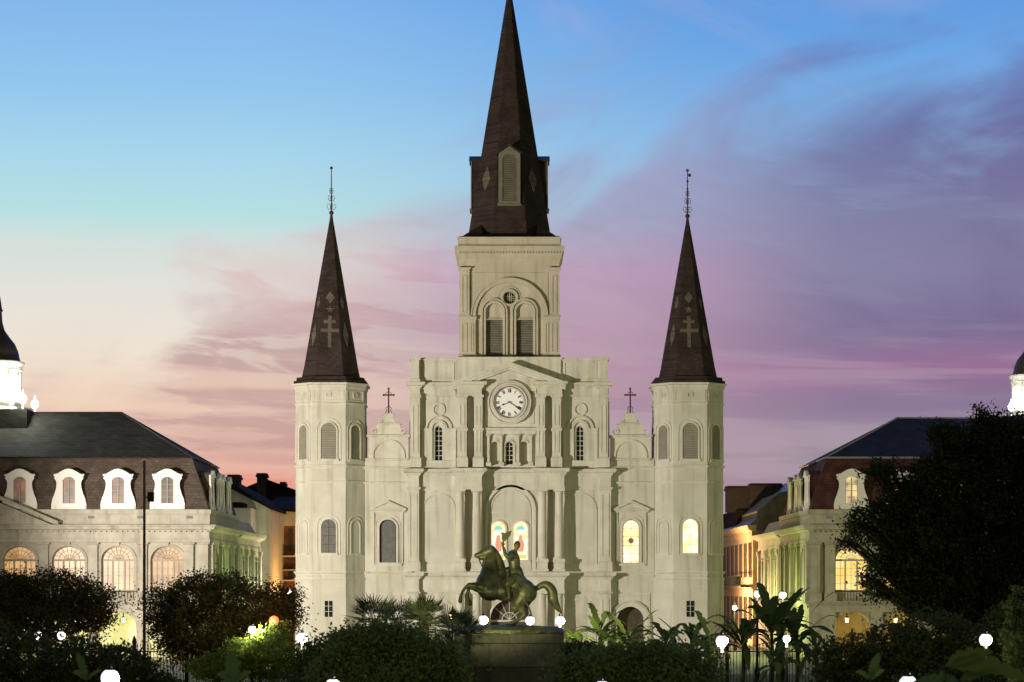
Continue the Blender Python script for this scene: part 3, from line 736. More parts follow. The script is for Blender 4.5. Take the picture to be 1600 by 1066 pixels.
for s in (-1, 1):
    m = MB(); cx = s*23.7*bu; m.box(cx-.62, cx+.62, BY+.45, BY+.5, zt(560), zt(500)); z = zt(557)
    while z < zt(501.5):
        m.add([(cx-.58, BY+.4, z+.1), (cx+.58, BY+.4, z+.1), (cx+.58, BY+.26, z), (cx-.58, BY+.26, z), (cx-.58, BY+.4, z+.07), (cx+.58, BY+.4, z+.07), (cx+.58, BY+.26, z-.03), (cx-.58, BY+.26, z-.03)], [(0,1,2,3), (7,6,5,4), (3,2,6,7)])
        z += .125
    m.build('louvre', louvre_m, tower)
    m = MB(); m.poly([(cx-.6, zt(496)), *arch(cx, zt(496), zt(487.5), 13*bu, 14)[1:-1], (cx+.6, zt(496))], BY+.2, BY+.3); m.build('tympanum', towerst, tower)
m = MB(); m.poly(circ(0, zt(465.5), 9.4*bu, 20), BY+.25, BY+.28); w_ = m.build('round_window', darkglass, tower)
m = MB()
for k in (-3, 0, 3): m.box(k*bu-.02 if k else -.03, k*bu+.02 if k else .03, BY+.2, BY+.24, zt(465.5)-.4, zt(465.5)+.4)
for k in (-3, 0, 3): m.box(-.4, .4, BY+.19, BY+.235, zt(465.5)+k*bu-.02, zt(465.5)+k*bu+.02)
m.build('round_window_bars', towerst, tower)
# the great spire
def octr(ap_, z, cyy=cy, cxx=0):
    r = ap_/math.cos(PI/8); return [(cxx+r*math.cos(PI/8+k*PI/4), cyy+r*math.sin(PI/8+k*PI/4), z) for k in range(8)]
tz = lambda py: Z(py, BY+3.5)
m = MB(); zb, ztop = bz(371.5), tz(-22)
apx = lambda z: .07+(65.5*(D0+cy)/F-.07)*(ztop-z)/(ztop-zb)
m.box(-hw-.02, hw+.02, BY-.05, BY+dep+.02, zb, zb+.1)
m.loft([octr(apx(zb)+.12, zb+.05), octr(apx(zb+.5), zb+.5), octr(.07, ztop)])
for sxx in (-1, 1):                      # broaches in the corners
    for syy in (-1, 1):
        c = (sxx*(hw-.15), cy+syy*(hw-.15)); k = apx(zb)
        m.add([(c[0], c[1], zb+.1), (c[0]-sxx*1.5, c[1], zb+.1), (c[0], c[1]-syy*1.5, zb+.1), (sxx*k*.66, cy+syy*k*.66, zb+1.2)], [(0,1,3), (0,3,2), (1,2,3)])
m.build('spire', spire_m, cath)
for k in range(4):
    M = Matrix.Translation((0, cy, 0)) @ Matrix.Rotation(k*PI/2, 4, 'Z')
    m = MB(M); fy = -(58*(D0+cy)/F); z0, z1, z2 = bz(316), bz(237), bz(225); hwd = .78
    if k in (1, 3): z1, z2 = bz(240), bz(232.5)
    m.poly([(-hwd+.08, z0-1.2), (hwd-.08, z0-1.2), (hwd-.08, z1), (0, z2-.08), (-hwd+.08, z1)], fy, -.8)
    d_ = m.build('spire_dormer', spire_m, cath)
    m = MB(M)
    m.poly([(-hwd-.12, z1-.05), (0, z2+.02), (hwd+.12, z1-.05), (hwd+.12, z1+.06), (0, z2+.14), (-hwd-.12, z1+.06)], fy-.22, -1.0)
    m.build('dormer_roof', copper, d_)
    m = MB(M)
    m.poly([(-hwd, z0), (hwd, z0), (hwd, z1), (0, z2), (-hwd, z1)], fy-.1, fy-.01, [arch(0, z0+.2, z1-.5, .5, 12)])
    m.box(-hwd-.08, hwd+.08, fy-.18, fy-.0, z0-.12, z0)
    m.build('dormer_frame', dimpaint, d_)
    m = MB(M); z = z0+.2
    m.poly(arch(0, z0+.2, z1-.5, .5, 12), fy-.012, fy-.002)
    while z < z1-.1:
        m.add([(-.48, fy-.02, z+.09), (.48, fy-.02, z+.09), (.48, fy-.085, z), (-.48, fy-.085, z)], [(0,1,2,3)]); z += .13
    m.build('dormer_louvre', dimpaint, d_)
for k in (1, 7, 3, 5):
    M = Matrix.Translation((0, cy, 0)) @ Matrix.Rotation(k*PI/4, 4, 'Z'); m = MB(M); cz = bz(272)
    vs = []
    for dd in (.035, -.05):
        for (x, z) in ((-.42, cz), (0, cz-.95), (.42, cz), (0, cz+.95)): vs.append((x, -(apx(z)+dd), z))
    m.add(vs, [(0,1,2,3), (0,1,5,4), (1,2,6,5), (2,3,7,6), (3,0,4,7)]); m.build('slate_diamond', spirepale, cath)
# nave roof behind
m = MB(); m.M = Matrix.Rotation(0, 4, 'Z')
m.poly([(-7.2, TZ-1.0), (7.2, TZ-1.0), (0, TZ+1.2)], BY+dep+.1, 42); m.build('nave_roof', roofdark, cath)

# ================================================================== ground
def sheet(name, x0, x1, y0, y1, z, m, kind='structure'):
    mm = MB(); mm.box(x0, x1, y0, y1, z-.003 if name != 'ground' else z-2, z); o = mm.build(name, m); o['kind'] = kind; return o
paving = mat('slate_paving', (.10,.095,.085), (.07,.065,.06), .75, 1.2, bump=.2, bscale=5)
grassm = mat('lawn_grass', (.035,.06,.02), (.02,.035,.012), .9, 3, bump=.4, bscale=25)
asph = mat('asphalt', (.05,.05,.05), (.035,.035,.037), .8, 2)
sheet('ground', -400, 400, -170, 900, -.05, grassm)
sheet('plaza_paving', -90, 90, -27, 60, -.044, paving)
sheet('garden_path', -6, 6, -140, -27.1, -.040, paving)
sheet('street', -120, 120, -158, -141, -.036, asph)
# levee terrace the picture is taken from
mm = MB(); mm.box(-30, 30, -169, -158.6, -.03, 3.5); lv = mm.build('terrace', mat('concrete', (.3,.29,.27), (.22,.21,.2), .85, 1)); lv['kind'] = 'structure'

# ================================================================== the two long halls
def hall(s, root, P_):
    C = s*38.3
    M = Matrix.Translation((C, 0, 0)) @ (Matrix.Scale(-1, 4, (1,0,0)) if s > 0 else Matrix.Identity(4))
    W, DP = 17.0, 17.0
    wm, tm = P_['wall'], P_['trim']
    m = MB(M)
    ks = [k*3.5 for k in range(-4, 5)]
    up = [arch(k, 4.3, 7.0, 1.18, 16, 1.0) for k in ks]; dn = [arch(k, 0, 2.3, 1.3, 14, 1.0) for k in ks]
    m.poly([(-W, -.3), (W, -.3), (W, 10.6), (-W, 10.6)], 0, .5, up+dn)
    m.box(-W, W, .51, DP, 3.6, 10.55); m.box(-W, W, 4.5, DP, -.3, 3.59)
    m.box(W-.4, W, .51, 4.49, -.3, 3.59); m.box(-W, -W+.4, .51, 4.49, -.3, 3.59)
    wall_ = m.build('wall', wm, root)
    m = MB(M)
    # front order: pilasters between windows, coupled at the ends
    px_ = [k+1.75 for k in ks[:-1]]
    for x in px_: pilaster(m, x-.32, x+.32, -.22, .01, 4.1, 8.25, cap=.35, base=.6); m.box(x-.4, x+.4, -.3, .01, 0, 3.6)
    for x in (15.55, 16.6, -15.55, -16.6): pilaster(m, x-.33, x+.33, -.28, .01, 4.1, 8.25, cap=.35, base=.6)
    for x in (16.1, -16.1): m.box(x-.95, x+.95, -.3, .01, 0, 3.6)
    # the turned side towards the church
    S = M @ Matrix.Translation((W, 0, 0)) @ Matrix.Rotation(PI/2, 4, 'Z')
    m2 = MB(S)
    for y in (.45, 1.5, 5.6, 9.2, 12.8, 15.6, 16.6): pilaster(m2, y-.3, y+.3, -.2, .01, 4.1, 8.25, cap=.35, base=.6)
    for y in (3.5, 7.4, 11, 14.2): uframe(m2, y, 4.3, 7.0, .75, .12, -.12, .01, 12)
    m2.box(.02, DP-.02, -.15, .01, 3.6, 4.1); 
    m2.build('side_pilasters', tm, root)
    for y in (3.5, 7.4, 11, 14.2):
        g = MB(S); g.poly(arch(y, 4.3, 7.0, .74, 12), -.04, -.01); g.build('shutter', P_['shutter'], root)
    # entablatures around
    for z0, z1, zt_, p in ((8.25, 9.05, 9.5, .5), (3.3, 3.75, 4.1, .35)):
        mould(m, -W-.02, W+.02, -.25, DP+.02, [(z0, .0), (z0+.02, .04), (z0+.25, .04), (z0+.26, .0), (z1, .0), (z1+.01, .15*p), (z1+.12, .3*p), (z1+.14, .75*p), (zt_-.12, .85*p), (zt_-.1, p), (zt_, p)])
    mould(m, -W-.02, W+.02, -.05, DP+.02, [(9.5, .0), (10.25, 0), (10.27, .08), (10.45, .1), (10.6, .1)])
    n = 90
    for i in range(n): x = -W+2*W*(i+.5)/n; m.box(x-.09, x+.09, -.42, -.2, 8.98, 9.1)
    for k in ks:
        uframe(m, k, 4.3, 7.0, 1.18, .16, -.1, .01, 16, 1.0); uframe(m, k, -.1, 2.3, 1.3, .2, -.08, .01, 14, 1.0)
        m.box(k-.12, k+.12, -.2, 0, 8.0, 8.25)
    m.build('cornices', tm, wall_)
    # pediment over three bays
    m = MB(M)
    m.poly([(-5.9, 9.5), (5.9, 9.5), (0, 12.0)], -.55, 1.5); m.poly([(-6.4, 9.52), (0, 12.25), (6.4, 9.52), (6.4, 9.75), (0, 12.5), (-6.4, 9.75)], -.95, 1.5)
    m.build('pediment', tm, root)
    m = MB(M)
    for i in range(7):
        x = -3.3+i*1.1; h = 1.2-abs(x)*.28
        if h > .2: m.ball((x, -.56, 9.75+h*.5), h*.42, 8, 5)
    m.build('pediment_relief', tm, root)
    # roofs
    m = MB(M); m.loft([[(-W+.1, .15, 10.6), (W-.1, .15, 10.6), (W-.1, DP, 10.6), (-W+.1, DP, 10.6)],
            [(-W+.62, .65, 12.2), (W-.62, .65, 12.2), (W-.62, DP-.7, 12.2), (-W+.62, DP-.7, 12.2)],
            [(-W+1.45, 1.4, 14.35), (W-1.45, 1.4, 14.35), (W-1.45, DP-1.4, 14.35), (-W+1.45, DP-1.4, 14.35)]])
    m.build('mansard_roof', P_['mansard'], root)
    m = MB(M); a = [(-W+1.35, 1.3, 14.36), (W-1.35, 1.3, 14.36), (W-1.35, DP-1.3, 14.36), (-W+1.35, DP-1.3, 14.36)]
    m.add(a+[(-9.3, 8.5, P_['ridge']), (9.3, 8.5, P_['ridge'])], [(0,1,5,4), (1,2,5), (2,3,4,5), (3,0,4), (3,2,1,0)]); m.build('upper_roof', P_['roof'], root)
    m = MB(M); e = [a[0], a[1], a[2], a[3]]
    r0, r1 = (-9.3, 8.5, P_['ridge']+.03), (9.3, 8.5, P_['ridge']+.03)
    for p, q2 in ((a[0], r0), (a[3], r0), (a[1], r1), (a[2], r1), (r0, r1), (a[0], a[1]), (a[1], a[2])): m.tube([p, q2], .07, 5)
    m.build('ridge_flashing', copper if s < 0 else P_['flash'], root)
    # dormers, front and side
    def dormer(T, lit):
        m = MB(T)
        m.poly([(-.86, 0), (.86, 0), (.86, 2.45)]+[(.86*math.cos(PI*i/8), 2.45+.4*math.sin(PI*i/8)) for i in range(1, 8)]+[(-.86, 2.45)], .1, 1.75)
        d_ = m.build('dormer', P_['mansard'], root)
        m = MB(T); half = [(1.24, 0), (1.25, .35), (1.16, .75), (1.0, 1.15), (.9, 1.5), (.87, 1.85), (.92, 2.05), (1.05, 2.2), (.98, 2.3), (1.08, 2.38), (1.08, 2.5), (.8, 2.53), (.55, 2.68), (.25, 2.84), (0, 2.88)]
        op = arch(0, .42, 1.95, .44, 12, .36)
        m.poly([(x, z) for x, z in half]+[(-x, z) for x, z in half[-2::-1]], 0, .12, [op])
        m.poly([(x, z) for x, z in half[11:]]+[(-x, z) for x, z in half[-2:10:-1]]+[(-1.08, 2.42), (1.08, 2.42)], -.12, -.002)
        for k in (-1, 1): m.box(k*1.05-.13, k*1.05+.13, -.08, -.002, .0, .3)
        m.box(-.55, .55, -.08, -.003, .33, .42)
        m.build('dormer_frame', P_['dwhite'], d_)
        g = MB(T); g.poly(arch(0, .42, 1.95, .438, 12, .358), .08, .11); w_ = g.build('dormer_window', P_['dglass'][lit], d_)
    for i, k in enumerate(ks):
        dormer(M @ Matrix.Translation((k-.02, .12, 10.62)), i % len(P_['dglass']))
        m = MB(M); T = (k, .12, 10.62)
        for x in (-.42, 0, .42): m.box(k-.02+x-.02-(.025 if x == 0 else 0), k-.02+x+.02+(.025 if x == 0 else 0), .12, .19, 11.05, 12.7 if x else 12.88)
        for j in range(1, 4): m.box(k-.46, k+.42, .13, .185, 11.04+j*.45-.018, 11.04+j*.45+.018)
        m.build('dormer_glazing_bars', barm_, root)
    for y in (2.6, 6.4, 8.6, 12.4):
        dormer(M @ Matrix.Translation((W-.12, y, 10.62)) @ Matrix.Rotation(PI/2, 4, 'Z'), 0)
    # hall windows
    for i, k in enumerate(ks):
        g = MB(M); g.poly(arch(k, 4.3, 7.0, 1.175, 16, .995), .28, .32); w_ = g.build('window', P_['glass'][i % len(P_['glass'])], root)
        m = MB(M); uframe(m, k, 4.3, 7.0, 1.10, .072, .18, .27, 16, .92)
        m.box(k-1.12, k+1.12, .17, .268, 6.93, 7.07)
        for x in (-.42, .42): m.box(k+x-.055, k+x+.055, .18, .265, 4.3, 6.93)
        for x in (-.77, 0, .77): m.box(k+x-.012, k+x+.012, .2, .262, 4.9, 6.93)
        for z in (5.35, 5.9, 6.42): m.box(k-1.1, k+1.1, .2, .264, z-.012, z+.012)
        m.box(k-1.1, k+1.1, .16, .27, 4.3, 4.9)
        for a in range(20, 180, 20): m.tube([(k+.12*math.cos(R(a)), .22, 7.07), (k+1.12*math.cos(R(a)), .22, 7.04+.92*math.sin(R(a)))], .014, 4)
        for rr in (.38, .74): m.tube([(k+rr*math.cos(R(a)), .22, 7.05+rr*.85*math.sin(R(a))) for a in range(0, 181, 15)], .014, 4)
        m.build('window_bars', barm_, w_)
        # balustrade
        b_ = MB(M)
        b_.box(k-1.4, k+1.4, -.26, -.16, 4.75, 4.82)
        for j in range(14): x = k-1.35+j*.2077; b_.box(x-.015, x+.015, -.22, -.19, 4.12, 4.75)
        b_.build('balcony_rail', iron, root)
    # parapet vents
    for k in [x+1.6 for x in ks[:]]:
        if k < W-.5: m = MB(M); m.box(k-.22, k+.22, -.075, .01, 9.95, 10.15); m.build('vent', P_['vent'], root)
    # arcade lanterns, hanging inside
    for i, k in enumerate(ks):
        if i in P_['lamps']:
            m = MB(M); m.lathe(k, 2.2, [(.05, 2.95), (.02, 3.6)], 6); m.lathe(k, 2.2, [(.16, 2.85), (.05, 2.98)], 6); ln_ = m.build('arcade_lantern', iron, root)
            m = MB(M); m.lathe(k, 2.2, [(.08, 2.55), (.13, 2.84)], 6); m.build('lantern_glass', P_['lampm'], ln_)
            plight('arcade_light', tuple(M @ Vector((k+.2, 1.6, 2.1))), P_['lampw'], P_['lampc'], .15)
    # cupola
    cc = P_['cup']; T = M @ Matrix.Translation((cc, 8.7, P_['ridge']-.1)) @ Matrix.Scale(P_['cs'], 4) @ Matrix.Translation((0, 0, -18))
    m = MB(T); m.box(-2.75, 2.75, -2.75, 2.75, 16, 18.2); cu = m.build('cupola_base', P_['roof'], root)
    m = MB(T); m.lathe(0, 0, [(2.55, 18.2), (2.55, 18.45), (1.75, 18.5), (1.62, 18.55), (1.62, 21.3), (1.75, 21.35), (1.8, 21.6), (1.95, 21.75), (1.95, 21.9)], 24)
    m.build('cupola_drum', bigwhite, cu)
    for i in range(8):
        Ti = T @ Matrix.Rotation(i*PI/4+PI/8, 4, 'Z')
        m = MB(Ti); m.poly(arch(0, 18.9, 20.5, .42, 10), -1.68, -1.5); m.build('cupola_window', cupglass, cu)
        m = MB(T @ Matrix.Rotation(i*PI/4, 4, 'Z')); pilaster(m, -.13, .13, -1.74, -1.5, 18.55, 21.3, cap=.2, base=.3); m.build('cupola_pilaster', bigwhite, cu)
    m = MB(T); m.lathe(0, 0, [(1.72, 21.9), (1.62, 22.1), (1.5, 22.7), (1.25, 23.3), (.85, 23.8), (.5, 24.3), (.33, 24.9), (.28, 25.7), (.4, 25.75), (.3, 25.9), (.2, 26.6), (.09, 27.2), (.03, 29.2)], 24)
    m.build('cupola_dome', copper, cu, smooth_=True)
    for (x, y) in ((-2.6, -3.0), (2.6, -3.0), (0, 3.2)): plight('cupola_light', tuple(T @ Vector((x, y, 19.3))), P_['clw'], (.97,1.0,.90), .25)
    for (x, y, z) in P_['cuplamps']:
        m = MB(T); m.ball((x, y, z), .30, 12, 8, 1.2); m.lathe(x, y, [(.05, 18.2), (.04, z-.3)], 6); m.lathe(x, y, [(.09, z+.34), (.02, z+.7)], 6)
        m.build('cupola_lamp', P_['clm'], cu)
    return M

hstucR = mat('hall_stucco_olive_dimmed', (.33,.315,.215), (.27,.255,.175), .85, .5, bump=.1, bscale=8, streak=.3)  # olive stucco, darkened in place of weaker floodlight on the right hall
htrimR = mat('hall_trim_olive_dimmed', (.34,.325,.225), (.26,.25,.17), .8, 1.3, bump=.06, streak=.3)  # trim darkened likewise to stand in for dimmer floodlight
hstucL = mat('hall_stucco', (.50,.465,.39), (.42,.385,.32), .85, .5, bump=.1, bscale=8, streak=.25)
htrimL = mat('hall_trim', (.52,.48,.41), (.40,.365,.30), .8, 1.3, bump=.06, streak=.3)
dwhite = mat('white_window_paint', (.84,.82,.78), None, .5)
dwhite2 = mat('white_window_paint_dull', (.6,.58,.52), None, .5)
barm_ = mat('dulled_window_bars', (.36,.32,.26), None, .6)  # white bars darkened to offset the strong floodlight on them
shutg = mat('green_shutter', (.10,.14,.08), (.07,.10,.055), .6, 2)
ventm = mat('vent_grille', (.16,.18,.17), None, .6)
flash2 = mat('lead_flashing', (.20,.21,.23), None, .5)
hL = thing('town_hall', (-38.3,0,0), 'long white hall on the left with grey slate roof, white dormers and lit arched windows', 'building')
hall(-1, hL, dict(wall=hstucL, trim=htrimL, mansard=roofmans, roof=roofdark, dwhite=dwhite, dglass=[dormglass], glass=[hallglass, hallglass, hallglass, hallglass, hallglass], vent=ventm, shutter=shutg, flash=flash2,
     lamps=(4,5,6,7,8), lampm=warmlamp, lampw=300, lampc=(.95,1.0,.42), cup=0, cs=1.0, ridge=18.1, clm=cuplamp, clw=800, cuplamps=[(2.35,-2.3,18.95), (1.55,-2.35,19.0), (0,-2.4,19.0), (-1.6,-2.3,19.0), (-2.3,0,19), (2.3,2.2,18.95)]))
hR = thing('museum_hall', (38.3,0,0), 'long cream hall behind the big dark tree, with blue over red slate roof', 'building')
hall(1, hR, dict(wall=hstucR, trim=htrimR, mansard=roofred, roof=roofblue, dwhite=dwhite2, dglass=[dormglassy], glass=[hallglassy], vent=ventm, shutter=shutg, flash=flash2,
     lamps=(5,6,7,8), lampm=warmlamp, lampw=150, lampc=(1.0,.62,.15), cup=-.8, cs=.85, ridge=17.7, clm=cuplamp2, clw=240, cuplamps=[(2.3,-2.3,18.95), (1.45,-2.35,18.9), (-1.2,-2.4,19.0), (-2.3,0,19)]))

# ---- annexes along the alleys, same cornice height
def annex(s, label, cat='building', name='annex_building'):
    r = thing(name, (s*25, 17.3, 0), label, cat, 'annexes behind the two halls')
    M = Matrix.Translation((s*21.35, 17.2, 0)) @ Matrix.Rotation(-s*PI/2, 4, 'Z') @ (Matrix.Identity(4))
    # local x runs along the alley (sign flips), -y outwards to the alley
    sg = 1 if s < 0 else -1
    m = MB(); x0, x1 = sorted((s*21.35, s*33)); m.box(x0, x1, 17.05, 33, -.3, 9.0); w_ = m.build('wall', hstucL, r)
    m = MB()
    def mo(prof):
        m.loft([[(s*(21.35-o), 17.05, z), (s*(21.35-o), 33+o, z), (s*33, 33+o, z), (s*33, 17.05, z)] for z, o in prof])
    mo([(8.1, 0), (8.15, .06), (8.4, .06), (8.42, 0.02), (8.95, .02), (9.0, .2), (9.2, .45), (9.45, .5)]); mo([(3.4, 0), (3.45, .2), (3.9, .25), (3.95, .0)])
    for y in (17.9, 22.3, 26.6, 31.8):
        xx = s*(21.35-.22); m.box(*sorted((xx, s*21.36)), y-.35, y+.35, 3.96, 8.1)
        m.box(*sorted((s*(21.35-.3), s*21.36)), y-.42, y+.42, 7.7, 8.09)
    m.build('cornice', htrimL, w_)
    for y in (19.4, 20.8, 23.8, 25.2, 28.4, 30.1):
        m = MB(); m.box(*sorted((s*(21.35-.09), s*21.36)), y-.5, y+.5, 4.3, 7.2); m.box(*sorted((s*(21.35-.14), s*21.36)), y-.6, y+.6, 7.3, 7.45)
        sh = m.build('shutter', shutg, r)
    m = MB(); m.loft([[(s*21.6, 17.1, 9.46), (s*21.6, 32.8, 9.46), (s*33, 32.8, 9.46), (s*33, 17.1, 9.46)], [(s*22.2, 17.1, 10.5), (s*22.2, 32.8, 10.5), (s*33, 32.8, 10.5), (s*33, 17.1, 10.5)]]); m.build('parapet', hstucL, r)
    return r
annex(-1, 'lower pale annex beside the left alley with shuttered windows'); annex(1, 'lower pale annex beside the right alley with shuttered windows')

# ---- alley lamps: light that washes the side walls
def alley(x, y, z, power, c, label, gm):
    r = thing('alley_lamp', (x, y, 0), label, 'street lamp')
    m = MB(); m.lathe(x, y, [(.14, 0), (.1, .3), (.05, .5), (.04, z-.3), (.1, z-.22)], 8); m.build('post', iron, r)
    m = MB(); m.ball((x, y, z), .2, 10, 7); m.build('globe', gm, r)
    m = MB(); m.lathe(x, y, [(.2, z+.15), (.05, z+.35), (.02, z+.5)], 8); m.build('cap', iron, r)
    plight('alley_light', (x, y-.5, z), power, c, .2)
alley(-18.6, 6, 3.4, 750, (.72,1.0,.30), 'green tinged globe lamp in the alley left of the church', globe_m)
alley(-18.2, 22, 3.4, 800, (.78,1.0,.32), 'far globe lamp in the alley left of the church', globe_m)
alley(-18.8, 33, 4.6, 1500, (1.0,.92,.60), 'added pale lamp brightening the blank gable wall', globe_m)  # extra lamp, added only to lighten the gable wall
alley(18.2, 5, 3.4, 1100, (.80,1.0,.30), 'globe lamp in the alley between church and right hall', globe_m)
alley(18.0, 20, 3.4, 1300, (.85,1.0,.30), 'globe lamp by the shuttered annex right of the church', globe_m)
alley(15.6, 38, 4.6, 9000, (1.0,.62,.28), 'orange glowing lamp in front of the shuttered orange house', warmlamp)
alley(-17.6, 45, 4.0, 2000, (1.0,.50,.14), 'orange lamp in front of the brick house with balconies', warmlamp)

# ---- orange house row on the right
orangew = mat('orange_stucco', (.60,.43,.29), (.50,.36,.24), .85, .8, streak=.2)
brick = mat('brown_brick', (.30,.13,.05), (.22,.09,.035), .85, 1.2)
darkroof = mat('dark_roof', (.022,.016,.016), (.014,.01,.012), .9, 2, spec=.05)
tinroof = mat('tin_roof', (.16,.16,.19), (.11,.11,.13), .45, 2)
brown_sh = mat('brown_shutter', (.10,.07,.05), (.06,.045,.03), .6, 3)
r = thing('row_house', (24, 33.5, 0), 'orange lit row house with tall dark shutters and slate roof behind the right alley', 'house')
m = MB(); m.box(20.9, 30, 33.4, 70, -.3, 9.9); m.build('wall', orangew, r)
m = MB(); m.loft([[(20.9-o, 33.4-o*.2, z), (20.9-o, 70, z), (30, 70, z), (30, 33.4-o*.2, z)] for z, o in ((9.4, 0), (9.45, .1), (9.9, .12), (10.0, .35), (10.4, .5))])
m.loft([[(20.9-o, 33.5, z), (20.9-o, 70, z), (30, 70, z), (30, 33.5, z)] for z, o in ((4.9, 0), (4.95, .15), (5.2, .15))]); m.build('cornice', orangew, r)
for i in range(9):
    y = 35.3+i*3.9
    for z0, z1 in ((5.9, 8.9), (.6, 4.2)):
        m = MB(); m.box(20.80, 20.91, y-.95, y-.35, z0, z1); m.box(20.80, 20.91, y+.35, y+.95, z0, z1); m.box(20.86, 20.905, y-.35, y+.35, z0, z1); m.build('shutter', brown_sh, r)
m = MB(); m.box(19.9, 20.89, 34, 60, 5.05, 5.18); m.box(19.9, 19.95, 34, 60, 6.0, 6.08)
for i in range(100): m.box(19.91, 19.94, 34+i*.26, 34.03+i*.26, 5.18, 6.0)
m.build('balcony', iron, r)
m = MB(); m.add([(20.6, 33.4, 10.41), (20.6, 70, 10.41), (25.4, 70, 14.6), (25.4, 33.4, 14.6), (30, 33.4, 10.41), (30, 70, 10.41)], [(0,1,2,3), (3,2,5,4), (0,3,4), (1,5,2), (0,4,5,1)]); m.build('roof', tinroof, r)
def chimney(x0, x1, y0, y1, z0, z1, m_, par):
    m = MB(); m.box(x0, x1, y0, y1, z0, z1-.4); m.box(x0-.12, x1+.12, y0-.12, y1+.12, z1-.4, z1-.2); m.box(x0-.04, x1+.04, y0-.04, y1+.04, z1-.2, z1)
    return m.build('chimney', m_, par)
grybrk = mat('grey_brick', (.045,.038,.042), (.03,.026,.03), .85, 2)
def PX(px, d): return (px-AX)*d/F
def PZ(py, d): return EYE+(HY-py)*d/F
r2 = thing('back_house', (27, 50, 0), 'dark flat roofed house with two wide chimneys behind the right hall', 'house')
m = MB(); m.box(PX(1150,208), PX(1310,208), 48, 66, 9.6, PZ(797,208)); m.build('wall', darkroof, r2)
chimney(PX(1137,208), PX(1171,208), 48.2, 50.5, PZ(800,208), PZ(759,208), grybrk, r2)
chimney(PX(1174,206), PX(1222,206), 46.2, 48.5, PZ(800,206), PZ(755,206), grybrk, r2)
m = MB(); a_ = [(PX(1128,200), 40, PZ(795,200)), (PX(1180,200), 40, PZ(795,200))]
m.poly([(PX(1176,196), PZ(830,196)), (PX(1262,196), PZ(830,196)), (PX(1262,196), PZ(762,196)), (PX(1212,196), PZ(772,196)), (PX(1178,196), PZ(800,196))], 33.2, 46); m.build('gable_wall', mat('weathered_wall', (.16,.15,.12), (.11,.10,.08), .9, 1.5), r2)

# ---- houses beyond the left alley
palew = mat('pale_wall', (.58,.56,.47), (.48,.46,.38), .9, .8, streak=.3)
r = thing('gabled_house', (-24, 34, 0), 'pale blank gable wall with dark sloping roof behind the left annex', 'house')
d = 199.0
m = MB(); pts = [(340, 940), (421, 940), (421, 794), (361, 763), (340, 752)]
m.poly([(PX(a, d), PZ(b, d)) for a, b in pts], 39, 60); m.build('wall', palew, r)
m = MB(); m.poly([(PX(335, d), PZ(750, d)), (PX(425, d), PZ(797, d)), (PX(425, d), PZ(793, d)), (PX(365, d), PZ(757, d)), (PX(335, d), PZ(741, d))], 38.6, 60); m.build('roof', darkroof, r)
chimney(PX(349, d), PX(367, d), 42, 44, PZ(775, d), PZ(739, d), grybrk, r)
m = MB(); m.box(PX(368, 196), PX(396, 196), 34, 38.9, PZ(850,196), PZ(795,196)); m.build('stair_tower', palew, r)
m = MB(); m.box(PX(367, 196), PX(382, 196), 34.2, 38, PZ(794.5,196), PZ(786,196)); m.build('roof_unit', darkroof, r)
r = thing('steep_roofed_house', (-24, 72, 0), 'dark silhouetted house with steep roof and tall chimneys against the orange horizon', 'house')
d = 232.0
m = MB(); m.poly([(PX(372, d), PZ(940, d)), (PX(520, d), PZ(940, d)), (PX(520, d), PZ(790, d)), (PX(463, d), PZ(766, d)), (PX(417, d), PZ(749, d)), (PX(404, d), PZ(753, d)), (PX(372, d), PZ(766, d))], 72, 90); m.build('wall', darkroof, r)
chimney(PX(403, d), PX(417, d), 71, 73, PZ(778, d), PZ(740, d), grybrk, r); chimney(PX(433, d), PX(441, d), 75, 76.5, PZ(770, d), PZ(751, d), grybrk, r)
r = thing('brick_house', (-21, 50, 0), 'orange brick house with stacked balconies between the left alley and the church', 'house')
d = 212.0
m = MB(); m.box(PX(421, d), PX(540, d), 52, 68, -.3, PZ(818, d)); m.build('wall', brick, r)
m = MB(); m.poly([(PX(418, d), PZ(822, d)), (PX(545, d), PZ(822, d)), (PX(545, d), PZ(806, d)), (PX(462, d), PZ(800, d)), (PX(421, d), PZ(798, d))], 51.6, 68); m.build('eaves', palew, r)
m = MB(); m.add([(PX(418,d), 51.3, PZ(799,d)), (PX(560,d), 51.3, PZ(803,d)), (PX(560,d), 70, PZ(770,d)), (PX(400,d), 70, PZ(768,d)), (PX(418,d), 51.3, PZ(795,d)), (PX(560,d), 51.3, PZ(799,d)), (PX(560,d), 70, PZ(764,d)), (PX(400,d), 70, PZ(764,d))], [(0,1,2,3),(4,7,6,5),(0,4,5,1),(1,5,6,2),(2,6,7,3),(3,7,4,0)]); m.build('roof', darkroof, r)
for i, x in enumerate((428, 441, 454)):
    for z0, z1 in ((862, 826), (905, 884)):
        m = MB(); m.box(PX(x-3.5, d), PX(x+3.5, d), 51.93, 52.01, PZ(z0, d), PZ(z1, d)); m.build('window', brown_sh, r)
for zf in (868, 889, 906):
    m = MB(); m.box(PX(421, 210), PX(470, 210), 50.6, 51.9, PZ(zf, 210)-.14, PZ(zf, 210)); m.build('balcony_floor', palew, r)
    m = MB(); m.box(PX(421, 210), PX(470, 210), 50.6, 50.66, PZ(zf, 210)+.95, PZ(zf, 210)+1.02)
    for j in range(26): x = PX(421, 210)+j*.115; m.box(x, x+.025, 50.61, 50.65, PZ(zf, 210), PZ(zf, 210)+.95)
    m.build('balcony_rail', iron, r)

